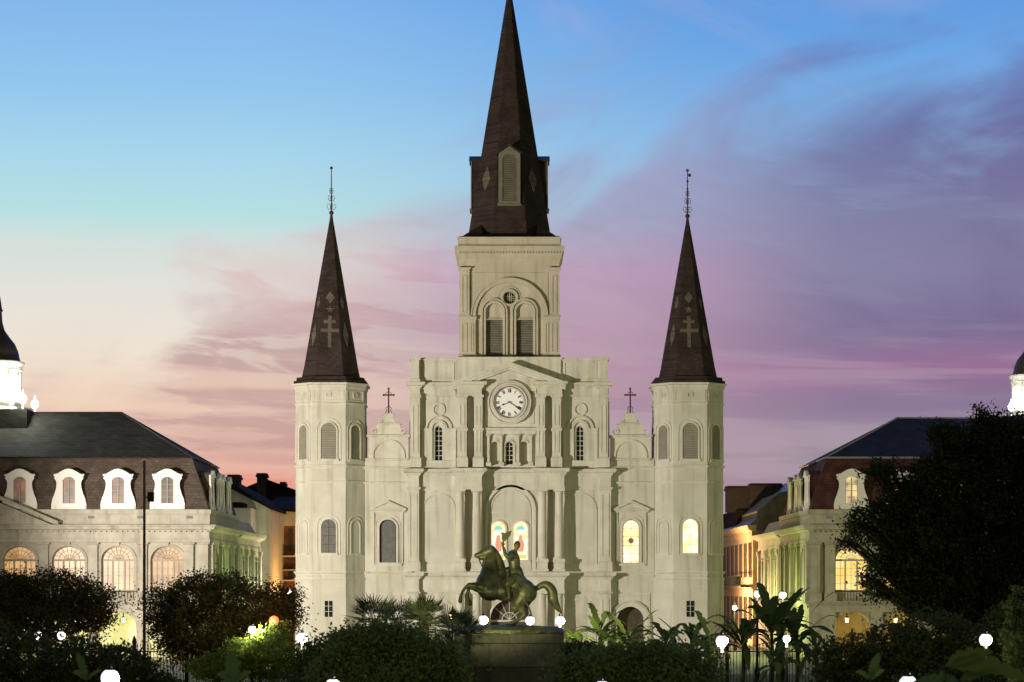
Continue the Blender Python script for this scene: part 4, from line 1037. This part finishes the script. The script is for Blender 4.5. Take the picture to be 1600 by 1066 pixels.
# ================================================================== street lamps of the square
def lamp(px, py, d, rad, label, pw=60, gm=globe_m, group='globe lamps of the square'):
    x, y, z = PX(px, d), d-D0, PZ(py, d); rad *= .76
    r = thing('street_lamp', (x, y, 0), label, 'street lamp', group)
    m = MB(); m.lathe(x, y, [(.24, -.04), (.24, .15), (.17, .25), (.15, .7), (.18, .75), (.09, .95), (.07, 1.2), (.05, z-rad-.25), (.08, z-rad-.18), (.05, z-rad-.10), (rad*.45, z-rad+.01), (rad*.5, z-rad*.86)], 12); m.build('post', iron, r)
    m = MB(); m.ball((x, y, z), rad, 18, 12, 1.0); m.build('globe', gm, r, smooth_=True)
    m = MB(); m.lathe(x, y, [(rad*.5, z+rad*.88), (rad*.32, z+rad*1.04), (.04, z+rad*1.1), (.05, z+rad*1.25), (.01, z+rad*1.5)], 10); m.build('finial', iron, r)
    plight('lamp_light', (x, y-.1, z-rad-.06), pw*.4, (1.0,.96,.60), .1); plight('lamp_light', (x+rad+.12, y+.05, z), pw*.6, (1.0,.96,.60), .1)
lamp(60, 993, 86, .2, 'left one of the pair of globe lamps under the left tree')
lamp(96, 993, 86, .21, 'right one of the pair of globe lamps under the left tree')
lamp(394, 984, 91, .22, 'small globe lamp beside the red lamp', 380)
lamp(472, 997, 74, .25, 'globe lamp beside the left turret above the round bush', 200)
lamp(755, 969, 108, .31, 'globe lamp under the bronze horse forelegs')
lamp(828, 970, 108, .29, 'globe lamp at the bronze horse hind hoof')
lamp(875, 970, 104, .29, 'globe lamp just right of the pedestal', 800)
lamp(1183, 928, 118, .24, 'left one of two high lamps above the banana plants')
lamp(1223, 930, 118, .25, 'right one of two high lamps above the banana plants')
lamp(1128, 1002, 76, .27, 'large globe lamp in front of the banana plants', 450)
lamp(1229, 998, 84, .19, 'small globe lamp low among the banana leaves', 260)
lamp(1540, 1000, 57, .215, 'globe lamp under the big dark tree')
lamp(172, 1060, 46, .25, 'bright globe lamp low at the left edge of the picture')
lamp(1419, 1070, 46, .25, 'bright globe lamp low at the right, cut by the picture edge')
lamp(520, 1072, 46, .2, 'lamp at the bottom edge before the round bush')
lamp(940, 1074, 46, .18, 'lamp at the bottom edge right of the pedestal')
# red lamp and small lantern
r = thing('red_lamp', (PX(428, 92), -68, 0), 'red glowing lamp shining through the tree leaves', 'lamp')
x, y, z = PX(428, 92), -68., PZ(970, 92)
m = MB(); m.lathe(x, y, [(.1, 0), (.05, .3), (.035, z-.2)], 8); m.build('post', iron, r)
m = MB(); m.ball((x, y, z), .2, 12, 8); m.build('globe', redlamp, r); plight('red_light', (x+.1, y+.35, z), 60, (1,.25,.08), .1)
r = thing('garden_lantern', (PX(707, 112), -48, 0), 'tiny yellow lantern among the fan palms left of the statue', 'lantern')
x, y, z = PX(707, 112), -48., PZ(965, 112)
m = MB(); m.lathe(x, y, [(.1, 0), (.05, .3), (.04, z-.25)], 8); m.lathe(x, y, [(.22, z+.16), (.05, z+.4), (.01, z+.6)], 4); m.build('post', iron, r)
m = MB(); m.lathe(x, y, [(.08, z-.2), (.15, z+.15)], 4); m.build('glass', warmlamp, r)

# mast with a box near its top
r = thing('mast', (PX(225, 100), -60, 0), 'tall thin dark mast with a small box, in front of the left hall', 'pole')
x, y = PX(225.5, 100), -60.
m = MB(); m.lathe(x, y, [(.16, 0), (.13, .5), (.075, 1), (.055, PZ(720, 100))], 10); m.build('pole', mat('mast_paint', (.13,.095,.08), None, .6), r)
m = MB(); m.box(x+.16, x+.42, y-.15, y+.15, PZ(784, 100), PZ(769, 100)); m.box(x, x+.2, y-.03, y+.03, PZ(778,100), PZ(776,100)); m.build('box', iron, r)

# ================================================================== iron fences
for nm, xa, xb, lab in (('iron_fence', -26, -5.5, 'iron railing fence with pointed pickets under the left trees'), ('iron_fence', 5.5, 26, 'iron railing fence with pointed pickets behind the banana plants')):
    r = thing(nm, ((xa+xb)/2, -50, 0), lab, 'fence'); y = -50.
    m = MB()
    for i in range(int((xb-xa)/.16)):
        x = xa+i*.16; m.box(x-.014, x+.014, y-.014, y+.014, 0, 2.25); m.add([(x-.03, y, 2.25), (x+.03, y, 2.25), (x, y, 2.42)], [(0,1,2)])
    for z in (.3, 1.95): m.box(xa, xb, y-.02, y+.02, z, z+.05)
    m.build('pickets', iron, r)
    for i in range(9):
        x = xa+(xb-xa)*i/8; m = MB(); m.box(x-.09, x+.09, y-.09, y+.09, 0, 2.4); m.lathe(x, y, [(.13, 2.4), (.11, 2.5), (.02, 2.75)], 6); m.build('post', iron, r)

# ================================================================== bronze rider on his pedestal
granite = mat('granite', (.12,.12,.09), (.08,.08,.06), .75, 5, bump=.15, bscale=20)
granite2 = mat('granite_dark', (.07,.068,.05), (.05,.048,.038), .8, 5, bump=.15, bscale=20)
bronze = mat('weathered_bronze', (.20,.21,.11), (.075,.08,.04), .45, 2.6, metal=.3, bump=.25, bscale=14, spec=.5)
dS = 85.0; k_ = dS/F
def S(cx, cy, y=0.): return Vector(((700+cx/4.335-AX)*k_, -75+y, EYE+(HY-(820+cy/4.335))*k_))
r = thing('pedestal', (0, -75, 0), 'grey granite block pedestal carrying the bronze rider', 'pedestal')
def pb(p0, p1, ya, yb, y0, y1, mm): mm.box((p0-AX)*k_, (p1-AX)*k_, -75+ya, -75+yb, EYE+(HY-y1)*k_, EYE+(HY-y0)*k_)
m = MB(); x0, x1 = (704.6-AX)*k_, (886-AX)*k_
zc = lambda py: EYE+(HY-py)*k_
def blocks(x0, x1, ya, yb, z0, z1, n, mt_, nm):
    m = MB(); wd = (x1-x0)/n
    for i in range(n): m.box(x0+i*wd+.008, x0+(i+1)*wd-.008, -75+ya, -75+yb, z0+.008, z1-.008)
    m.box(x0+.03, x1-.03, -75+ya+.03, -75+yb-.03, z0, z1); return m.build(nm, mt_, r)
blocks(x0+.14, x1-.14, -1.25, 1.25, zc(1004), zc(989.5), 2, granite, 'top_course')
blocks(x0, x1, -1.45, 1.45, zc(1040), zc(1004.5), 3, granite, 'middle_course')
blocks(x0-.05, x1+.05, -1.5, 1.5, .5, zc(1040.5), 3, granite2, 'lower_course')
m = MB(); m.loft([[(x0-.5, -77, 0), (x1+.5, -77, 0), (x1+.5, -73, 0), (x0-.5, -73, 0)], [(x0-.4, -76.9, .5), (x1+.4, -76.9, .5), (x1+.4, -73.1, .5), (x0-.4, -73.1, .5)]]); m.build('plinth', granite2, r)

def sculpt(name, parts, mt_, parent, vox=.022, sm=3):
    """join tapered limbs and ellipsoids, then fuse them into one surface"""
    m = MB()
    for kind, a in parts:
        if kind == 'limb':
            pts, rad = a; pts = [Vector(p) for p in pts]
            P2, R2 = [], []
            n = len(pts)
            for i in range(n-1):              # Catmull-Rom for soft bends
                p0, p1, p2, p3 = pts[max(i-1,0)], pts[i], pts[i+1], pts[min(i+2,n-1)]
                for j in range(4):
                    t = j/4; P2.append(.5*((2*p1)+(p2-p0)*t+(2*p0-5*p1+4*p2-p3)*t*t+(3*p1-p0-3*p2+p3)*t**3)); R2.append(rad[i]+(rad[i+1]-rad[i])*t)
            P2.append(pts[-1]); R2.append(rad[-1])
            m.tube(P2, R2, 12); m.ball(P2[0], R2[0], 12, 8); m.ball(P2[-1], R2[-1], 12, 8)
        if kind == 'ell':
            c, rx, ry, rz, rot = a; c = Vector(c); Mx = Matrix.Translation(c) @ Matrix.Rotation(rot, 4, 'Y') @ Matrix.Diagonal((rx, ry, rz, 1))
            b = MB(Mx); b.ball((0,0,0), 1, 18, 12); m.add(b.v, b.f)
    o = m.build(name, mt_, parent)
    md = o.modifiers.new('fuse', 'REMESH'); md.mode = 'VOXEL'; md.voxel_size = vox
    s_ = o.modifiers.new('soft', 'SMOOTH'); s_.iterations = sm; s_.factor = .6
    dg = bpy.context.evaluated_depsgraph_get(); me = bpy.data.meshes.new_from_object(o.evaluated_get(dg))
    o.modifiers.clear(); o.data = me
    for p in me.polygons: p.use_smooth = True
    if not me.materials: me.materials.append(mt_)
    return o
st = thing('rider_statue', (0, -75, zc(978)), 'dark bronze statue of a rider raising his hat on a rearing horse', 'statue')
L_ = 'limb'; E_ = 'ell'
horse = [
 (E_, (S(300,415), .62, .46, .50, R(-12))), (E_, (S(400,440), .62, .47, .46, 0)), (E_, (S(505,455), .52, .48, .50, R(15))), (E_, (S(250,400), .34, .38, .44, 0)),
 (L_, ([S(290,425), S(284,360), S(294,270), S(296,190)], [.52,.43,.31,.20])), (E_, (S(266,392), .38, .40, .44, R(-20))),               # neck
 (L_, ([S(365,350,0), S(352,272,0), S(330,208,0), S(306,165,0), S(290,148,0)], [.22,.18,.14,.09,.04])),              # mane crest
 (L_, ([S(292,172), S(262,182), S(222,200), S(190,209)], [.19,.165,.12,.085])),               # head
 (L_, ([S(275,205), S(240,222), S(208,226)], [.18,.11,.045])),                                  # jaw
 (L_, ([S(293,160,-.1), S(299,143,-.11), S(300,132,-.11)], [.05,.035,.01])), (L_, ([S(293,160,.1), S(297,146,.11), S(297,134,.11)], [.05,.035,.01])),
 # near foreleg raised, knee ahead, cannon hanging
 (L_, ([S(245,420,-.22), S(200,412,-.24), S(143,408,-.25)], [.21,.135,.085])), (L_, ([S(143,408,-.25), S(108,440,-.25), S(90,478,-.25)], [.085,.06,.055])), (L_, ([S(90,478,-.25), S(84,500,-.25), S(84,518,-.25)], [.06,.075,.085])),
 (L_, ([S(260,440,.22), S(205,436,.24), S(150,418,.25)], [.22,.14,.085])), (L_, ([S(150,418,.25), S(134,455,.25), S(132,495,.25)], [.085,.06,.055])), (L_, ([S(132,495,.25), S(145,518,.25), S(150,536,.25)], [.06,.08,.085])),
 (L_, ([S(250,440,-.15), S(272,475,-.2), S(288,488,-.2)], [.2,.15,.07])),
 # hind legs: stifle forward, hock back, hooves forward
 (L_, ([S(520,460,-.2), S(480,525,-.24), S(455,560,-.24)], [.42,.27,.17])), (L_, ([S(480,530,-.24), S(500,575,-.25), S(522,610,-.25)], [.22,.135,.085])), (L_, ([S(522,610,-.25), S(480,640,-.25), S(435,662,-.25)], [.085,.065,.065])), (L_, ([S(435,662,-.25), S(415,672,-.25), S(400,682,-.25)], [.07,.09,.08])),
 (L_, ([S(530,460,.2), S(510,525,.24), S(490,560,.24)], [.42,.27,.17])), (L_, ([S(505,530,.24), S(520,570,.25), S(535,600,.25)], [.22,.135,.085])), (L_, ([S(535,600,.25), S(500,630,.25), S(462,655,.25)], [.085,.065,.065])), (L_, ([S(462,655,.25), S(448,668,.25), S(436,682,.25)], [.07,.09,.08])),
 (L_, ([S(560,435), S(600,430), S(640,408), S(675,412), S(705,450), S(712,500), S(738,555), S(770,598)], [.12,.10,.13,.17,.19,.20,.13,.03])),   # tail
]
sculpt('horse', horse, bronze, st)
rider = [
 (E_, (S(452,330), .27, .26, .30, 0)), (L_, ([S(455,350), S(452,290), S(445,235), S(440,205)], [.25,.21,.24,.20])), (E_, (S(440,212), .23, .34, .15, 0)),
 (L_, ([S(447,205), S(460,170), S(466,150)], [.09,.08,.08])), (E_, (S(468,137), .125, .11, .16, R(8))), (L_, ([S(456,142), S(449,145)], [.04,.02])),
 # raised right arm
 (L_, ([S(432,212,-.3), S(408,218,-.38), S(390,205,-.4)], [.12,.09,.075])), (L_, ([S(390,205,-.4), S(381,175,-.38), S(374,148,-.36)], [.075,.065,.045])), (E_, (S(372,138,-.36), .06, .05, .07, 0)),
 (L_, ([S(448,212,.3), S(440,260,.36), S(425,290,.28)], [.11,.085,.075])), (L_, ([S(425,290,.28), S(400,296,.15), S(378,300,.05)], [.07,.055,.045])), (E_, (S(374,300,.04), .06, .055, .05, 0)),
 # legs astride
 (L_, ([S(455,365,-.25), S(425,385,-.48), S(400,405,-.52)], [.20,.16,.115])), (L_, ([S(400,405,-.52), S(408,450,-.56), S(415,490,-.56)], [.105,.095,.06])), (L_, ([S(415,490,-.56), S(400,502,-.57), S(388,505,-.57)], [.065,.055,.04])),
 (L_, ([S(455,365,.25), S(425,385,.48), S(400,405,.52)], [.20,.16,.115])), (L_, ([S(400,405,.52), S(408,450,.56), S(415,490,.56)], [.105,.095,.06])), (L_, ([S(415,490,.56), S(400,502,.57), S(388,505,.57)], [.065,.055,.04])),
 (L_, ([S(466,320), S(482,355), S(502,388)], [.24,.21,.12])), (L_, ([S(430,225,-.22), S(440,205,-.05), S(455,222,.2)], [.10,.12,.10])),
]
rd = sculpt('rider', rider, bronze, st, .018, 2)
m = MB()
for k2 in range(4):
    a = -.03+k2*.02
    m.tube([S(372,140,-.36)+Vector((0,.0,0)), S(366+k2*5,128-k2*4,-.37+a), S(362+k2*5,118-k2*3,-.36+a)], [.02,.017,.014], 5)
m.tube([S(376,142,-.36), S(384,134,-.38), S(386,124,-.38)], [.02,.018,.014], 5)
m.build('fingers', bronze, rd)
# bicorne hat held up
m = MB()
hp = [(358,52), (385,58), (410,47), (432,42), (424,72), (404,96), (388,112), (372,116), (362,95), (366,75)]
m.poly([(S(a,b).x, S(a,b).z) for a, b in hp], -75-.42, -75-.30)
m.build('hat', bronze, rd)
m = MB()   # saddle cloth, reins, girth, sabre, stirrup
m.tube([S(208,226,-.12), S(232,285,-.36), S(272,312,-.46), S(330,312,-.36), S(375,300,-.1)], .024, 6)
m.tube([S(402,300,-.3), S(405,380,-.5), S(410,440,-.52), S(412,500,-.4)], .03, 6)
m.build('reins', bronze, st)
m = MB(); m.tube([S(455,340,-.4), S(480,420,-.55), S(520,510,-.55), S(548,560,-.5), S(565,605,-.45)], [.03,.03,.028,.026,.012], 6); m.build('sabre', bronze, rd)
m = MB(); Mx = Matrix.Translation(S(455,400)) @ Matrix.Rotation(R(5), 4, 'Y') @ Matrix.Diagonal((.50,.52,.42,1)); b = MB(Mx); b.ball((0,0,0), 1, 18, 12); m.add(b.v, b.f)
m.build('saddle_cloth', bronze, st, smooth_=True)
m = MB(); rng = random.Random(3); rings = []
for i, (o, zy) in enumerate(((0, 989.4), (-.02, 984), (-.22, 979.5), (-.9, 978), (-1.8, 977.5))):
    hx, hy = 2.06+o, 1.2+o*.5; rings.append([((797-AX)*k_+hx*math.cos(a)*(1 if abs(math.cos(a)) < .7 else 1)+rng.uniform(-.05,.05), -75+hy*math.sin(a)+rng.uniform(-.04,.04), zc(zy)+rng.uniform(-.03,.03)) for a in [2*PI*j/28 for j in range(28)]])
m.loft(rings); m.build('rocky_base', bronze, st)

# ================================================================== plants
import numpy as np
RNG = np.random.default_rng(11)
def foliage(name, lobes, n, size, mt_, parent, shell=.55, clump=.42, per=26, asp=.55, droop=0):
    """leaf-sized faces gathered in twig clumps near the surface of several lobes"""
    vol = np.array([l[3]*l[4]*l[5] for l in lobes])**(2/3); pr = vol/vol.sum()
    nc = max(1, n//per); idx = RNG.choice(len(lobes), nc, p=pr)
    Lb = np.array(lobes)[idx]
    d = RNG.normal(size=(nc, 3)); d /= np.linalg.norm(d, axis=1)[:, None]
    rr = shell+(1.04-shell)*RNG.random(nc)**.7
    cc = Lb[:, :3]+d*Lb[:, 3:6]*rr[:, None]
    c = np.repeat(cc, per, 0)+RNG.normal(size=(nc*per, 3))*clump*np.array([1, 1, .7])*np.repeat(.5+RNG.random(nc), per)[:, None]*.5
    k = len(c); a = RNG.normal(size=(k, 3)); a[:, 2] -= droop; a /= np.linalg.norm(a, axis=1)[:, None]
    b = np.cross(a, RNG.normal(size=(k, 3))); b /= np.linalg.norm(b, axis=1)[:, None]
    s = size*(.6+.8*RNG.random(k))[:, None]
    V = np.stack([c-a*s, c+b*s*asp, c+a*s, c-b*s*asp], 1).reshape(-1, 3)
    og = ORG.get(parent.name, Vector((0,0,0))); V -= np.array(og)[None]
    me = bpy.data.meshes.new(name); me.vertices.add(len(V)); me.vertices.foreach_set('co', V.astype(np.float32).ravel())
    me.loops.add(k*4); me.loops.foreach_set('vertex_index', np.arange(k*4, dtype=np.int32))
    me.polygons.add(k); me.polygons.foreach_set('loop_start', np.arange(0, k*4, 4, dtype=np.int32)); me.polygons.foreach_set('loop_total', np.full(k, 4, dtype=np.int32))
    me.update(calc_edges=True); me.validate(); me.materials.append(mt_)
    o = bpy.data.objects.new(name, me); col.objects.link(o); o.parent = parent; ORG[o.name] = og; return o
bark = mat('bark', (.06,.045,.03), (.035,.025,.018), .9, 4, bump=.5, bscale=12)
lf_maroon = leafmat('dark_maroon_leaves', (.095,.06,.03), (.085,.10,.03), .3)
lf_oak = leafmat('oak_leaves', (.028,.036,.014), (.055,.065,.022), .2)
lf_shrub = leafmat('shrub_leaves', (.15,.21,.06), (.22,.27,.09), .25)
lf_dark = leafmat('dark_shrub_leaves', (.08,.105,.035), (.13,.14,.05), .2)
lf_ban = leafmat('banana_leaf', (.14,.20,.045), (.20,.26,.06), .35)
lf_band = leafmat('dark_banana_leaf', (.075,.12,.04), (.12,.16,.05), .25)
lf_palm = leafmat('palm_leaf', (.06,.08,.035), (.09,.11,.05), .2)
def tree(name, base, lobes, n, size, lm, label, trunk_r=.22, group=None, cat='tree', **kw):
    r = thing(name, (base[0], base[1], 0), label, cat, group)
    m = MB(); rng = random.Random(int(abs(base[0]*100)))
    zt_ = min(l[2]-l[5]*.5 for l in lobes); top = Vector((base[0], base[1], max(1.0, zt_)))
    m.tube([(base[0], base[1], -.1), (base[0]+.1, base[1], top.z*.5), top], [trunk_r*1.3, trunk_r, trunk_r*.85], 8)
    for l in lobes:
        c = Vector(l[:3]); mid = top.lerp(c, .5)+Vector((rng.uniform(-.3,.3), rng.uniform(-.3,.3), -.2)); m.tube([top, mid, c], [trunk_r*.7, trunk_r*.4, trunk_r*.15], 6)
        for j in range(7):
            e = c+Vector((rng.uniform(-1,1)*l[3], rng.uniform(-1,1)*l[4], rng.uniform(-.2,1)*l[5]))*.8; m.tube([mid, mid.lerp(e, .6)+Vector((0,0,.1)), e], [trunk_r*.3, trunk_r*.18, .02], 5)
    m.build('trunk', bark, r)
    foliage('crown', lobes, n, size, lm, r, **kw)
    return r
def LB(pts, d, ry=None):
    """lobes from (px, py, half width, half height) at distance d; half sizes in px"""
    k = d/F; return [(PX(a, d), d-D0+RNG.uniform(-.5, .5), PZ(b, d), w_*k, (ry or w_*k), h_*k) for a, b, w_, h_ in pts]
tree('crape_myrtle', (PX(70,96), -64), LB([(15,945,62,42), (85,928,62,38), (135,938,45,34), (60,975,80,38), (150,965,28,24), (-40,930,50,50), (20,915,40,22)], 96), 38000, .06, lf_maroon, 'broad dark tree in front of the left hall, at the left picture edge', .16, clump=.42, shell=.4)
tree('crape_myrtle', (PX(335,96), -64), LB([(255,945,38,35), (300,935,50,38), (355,925,48,32), (410,945,45,36), (440,965,30,36), (320,980,75,36), (385,985,60,32), (260,985,30,30), (300,1015,60,25), (355,1015,45,22), (450,940,20,26)], 96), 45000, .06, lf_maroon, 'broad dark tree before the left alley, right of the mast', .16, clump=.42, shell=.4)
tree('leafy_shrub', (PX(405,93), -67), LB([(385,1014,30,16), (425,1010,38,22), (360,1030,40,16), (450,1025,26,22), (436,984,14,10), (412,990,12,9), (350,1045,60,18), (430,1045,50,20)], 91), 14000, .06, lf_ban, 'lamp lit green shrub below the red lamp', .08, cat='shrub', clump=.3)
tree('bush', (PX(90,62), -98), LB([(40,1040,75,45), (120,1035,60,40), (190,1050,60,42), (235,1075,50,30), (-20,1020,50,60)], 62), 16000, .06, lf_dark, 'dark bush filling the bottom left corner', .1, cat='bush', clump=.3)
tree('bush', (PX(600,55), -105), LB([(600,1010,55,38), (560,1022,50,36), (650,1030,48,42), (690,1045,35,45), (600,1066,110,44), (530,1056,45,40)], 55), 34000, .05, lf_shrub, 'round green bush left of the pedestal', .1, cat='bush', clump=.34)
tree('bush', (PX(505,60), -100), LB([(505,1030,30,28), (490,1060,30,35), (535,1010,25,20)], 60), 6000, .055, lf_dark, 'small dark bush under the left turret', .07, cat='bush', clump=.34)
tree('bush', (PX(980,56), -104), LB([(950,1045,50,34), (1012,1038,52,36), (1075,1048,46,36), (910,1066,40,40), (1000,1074,120,42), (890,1056,20,30)], 56), 28000, .055, lf_shrub, 'wide green bush right of the pedestal', .1, cat='bush', clump=.34)
tree('bush', (PX(905,72), -88), LB([(905,1020,28,16), (930,1030,40,20)], 72), 5000, .055, lf_dark, 'low dark shrub against the right side of the pedestal', .05, cat='bush', clump=.2)
tree('bush', (PX(1400,64), -96), LB([(1330,1035,50,40), (1400,1010,60,40), (1460,1000,60,45), (1530,1020,60,45), (1600,1000,60,60), (1440,1060,140,45), (1300,1060,30,30)], 64), 30000, .06, lf_dark, 'dark shrubbery in the bottom right corner', .1, cat='bush', clump=.3)
tree('live_oak', (PX(1500,85), -75), LB([(1550,690,45,40), (1500,700,50,38), (1600,700,50,50), (1455,745,46,38), (1408,775,38,36), (1520,770,85,70), (1600,790,70,90), (1385,820,42,40), (1345,815,28,30), (1450,820,80,60), (1380,880,30,34), (1368,925,22,18), (1425,885,35,32), (1490,880,85,75), (1590,900,70,80), (1480,945,55,35), (1550,665,26,20), (1380,735,28,20), (1535,640,9,7), (1560,960,70,50), (1420,930,30,30), (1640,860,60,120), (1470,675,20,14), (1330,850,16,14), (1352,905,16,12)], 85), 120000, .062, lf_oak, 'huge dark leafy tree hiding the right hall', .38, clump=.34, shell=.3)

tree('columnar_shrub', (PX(1588,46), -114), LB([(1588,985,14,50), (1582,1030,18,45), (1596,950,10,35), (1600,1040,18,50)], 46), 5000, .035, lf_shrub, 'slender upright shrub at the right picture edge', .04, cat='shrub', clump=.12)
def frond_leaf(m, base, az, ln, wd, rise, droop, n=9, fold=.25, roll=0, rag=None):
    """one long paddle leaf arching out from base"""
    d = Vector((math.cos(az), math.sin(az), 0)); sd = Vector((-math.sin(az), math.cos(az), 0))*math.cos(roll)+Vector((0,0,1))*math.sin(roll); rows = []
    for i in range(n+1):
        t = i/n; p = Vector(base)+d*(ln*t*(1-.25*t*droop))+Vector((0,0, rise*ln*t-droop*ln*t*t))
        ww = wd*min(1, math.sin(PI*min(1, .08+t*.92))**.55) if t < 1 else 0
        if t < .12: ww *= t/.12*.6+.08
        if rag: wl, wr_ = ww*rag.uniform(.55, 1.05), ww*rag.uniform(.55, 1.05)
        else: wl = wr_ = ww
        rows.append([p-sd*wl+Vector((0,0,fold*wl)), p-sd*ww*.02, p+sd*wr_+Vector((0,0,fold*wr_))])
    m.add([v for r_ in rows for v in r_], [(i*3+j, i*3+j+1, i*3+j+4, i*3+j+3) for i in range(n) for j in range(2)])
def banana(x, y, z0, h, nl, ln, label, lm, seed, group='banana plants', rise=1.0):
    rng = random.Random(seed); r = thing('banana_plant', (x, y, 0), label, 'banana plant', group)
    m = MB(); m.tube([(x, y, -.05), (x+.05, y, h*.5), (x, y, h)], [.13, .11, .07], 8); m.build('stem', MATS['green_stem'], r)
    nl = int(nl*2.2)
    for i in range(nl):
        m = MB(); a = 2*PI*i/nl*2.2+rng.uniform(-.5,.5); hb = h-.1-rng.random()**1.5*.9
        frond_leaf(m, (x, y, hb), a, ln*rng.uniform(.6,1.15), .19*rng.uniform(.8,1.2)*ln/1.8, rng.uniform(.5,1.6)*rise, rng.uniform(.5,1.3), 20, rng.uniform(-.4,.3), rng.uniform(-.4,.4), rng)
        m.build('leaf', lm, r, recalc=False, smooth_=True)
mat('green_stem', (.08,.11,.04), (.05,.06,.03), .7, 5)
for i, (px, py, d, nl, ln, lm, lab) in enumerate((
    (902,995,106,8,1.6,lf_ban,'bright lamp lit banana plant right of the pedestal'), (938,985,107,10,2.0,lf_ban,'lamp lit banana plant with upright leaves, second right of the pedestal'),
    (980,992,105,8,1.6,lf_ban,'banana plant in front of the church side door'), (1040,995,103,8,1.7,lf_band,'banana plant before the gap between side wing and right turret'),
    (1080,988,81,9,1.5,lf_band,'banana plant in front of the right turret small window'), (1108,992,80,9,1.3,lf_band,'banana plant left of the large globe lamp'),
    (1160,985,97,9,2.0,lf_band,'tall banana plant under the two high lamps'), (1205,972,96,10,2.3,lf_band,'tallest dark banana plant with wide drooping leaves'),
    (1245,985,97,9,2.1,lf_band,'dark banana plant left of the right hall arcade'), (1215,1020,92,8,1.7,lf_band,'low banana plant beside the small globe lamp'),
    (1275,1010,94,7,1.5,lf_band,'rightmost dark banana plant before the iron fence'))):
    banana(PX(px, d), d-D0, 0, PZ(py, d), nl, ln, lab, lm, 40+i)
# near leaves at the bottom edge
for i, (px, py, d, a, ln, wd, lab) in enumerate(((1475,1040,30,.15,1.1,.11,'long pale green banana leaf across the bottom right'), (1500,1062,30,.3,.8,.1,'lower green banana leaf in the bottom right'), (135,1062,40,1.7,.5,.12,'small green leaf left of the bright low lamp'), (365,1068,40,1.2,.6,.16,'broad green leaf at the bottom before the left tree'), (1360,1062,44,1.5,.55,.14,'small green leaf beside the low right lamp'))):
    x, y, z = PX(px, d), d-D0, PZ(py, d)
    r = thing('leafy_plant', (x, y, 0), lab, 'plant')
    m = MB(); m.tube([(x, y, 0), (x, y, z)], [.05, .02], 6); m.build('stem', MATS['green_stem'], r)
    if i < 2: specs = [(PI+.12 if i == 1 else .12, ln*1.2, wd*1.45, .15 if i == 0 else .1, .32, 1.0), (.3, ln*.7, wd*1.3, .45, .2, .7)]
    elif i == 5: specs = [(-.4, ln, wd, 2.6, .3, .3), (PI+.3, ln*.6, wd, 1.8, .3, .3)]
    else: specs = [(-PI/2+.5*(i-3), ln*.5, wd, 2.2, .2, 0), (.2, ln*.6, wd*.7, 1.1, .5, .6), (PI-.2, ln*.6, wd*.7, 1.0, .5, -.6)]
    for a_, l_, w_, up, dr_, ro_ in specs:
        m = MB(); frond_leaf(m, (x, y, z-.02), a_, l_, w_, up, dr_, 26, .2, ro_, random.Random(i)); m.build('leaf', lf_ban, r, recalc=False, smooth_=True)

def fanpalm(x, y, h, label, seed, n=34, ln=1.05):
    rng = random.Random(seed); r = thing('fan_palm', (x, y, 0), label, 'palm', 'fan palms left of the statue')
    m = MB(); m.lathe(x, y, [(.2, 0), (.14, h*.3), (.12, h-.1), (.05, h)], 8); m.build('trunk', bark, r)
    m = MB()
    for i in range(n):
        a = rng.uniform(0, 2*PI); e = rng.uniform(-.35, 1.35); dv = Vector((math.cos(a)*math.cos(e), math.sin(a)*math.cos(e), math.sin(e)))
        b = Vector((x, y, h))+dv*ln*.55; sd = dv.cross(Vector((0,0,1))).normalized(); up = sd.cross(dv)
        m.tube([(x, y, h), b], .012, 4)
        for j in range(13):
            th = (j-6)/6*1.15; q_ = (dv*math.cos(th)+sd*math.sin(th)+up*.12*abs(th)).normalized(); l_ = ln*rng.uniform(.6,.8)*(1-.15*abs(th)); w_ = up.cross(q_).normalized()*.022
            m.add([b, b+q_*l_*.5+w_, b+q_*l_-Vector((0,0,.06)), b+q_*l_*.5-w_], [(0,1,2,3)])
    m.build('fronds', lf_palm, r, recalc=False)
for i, (px, py, d, lab) in enumerate(((585,968,80,'leftmost spiky palm behind the round bush'), (625,972,82,'second spiky palm behind the round bush, left of centre'), (665,968,80,'spiky palm with pointed fronds rising left of the pedestal'), (702,985,82,'spiky palm below the tiny yellow lantern'), (722,990,84,'spiky palm tucked against the left side of the pedestal'))):
    fanpalm(PX(px, d), d-D0, PZ(py+8, d), lab, 60+i)
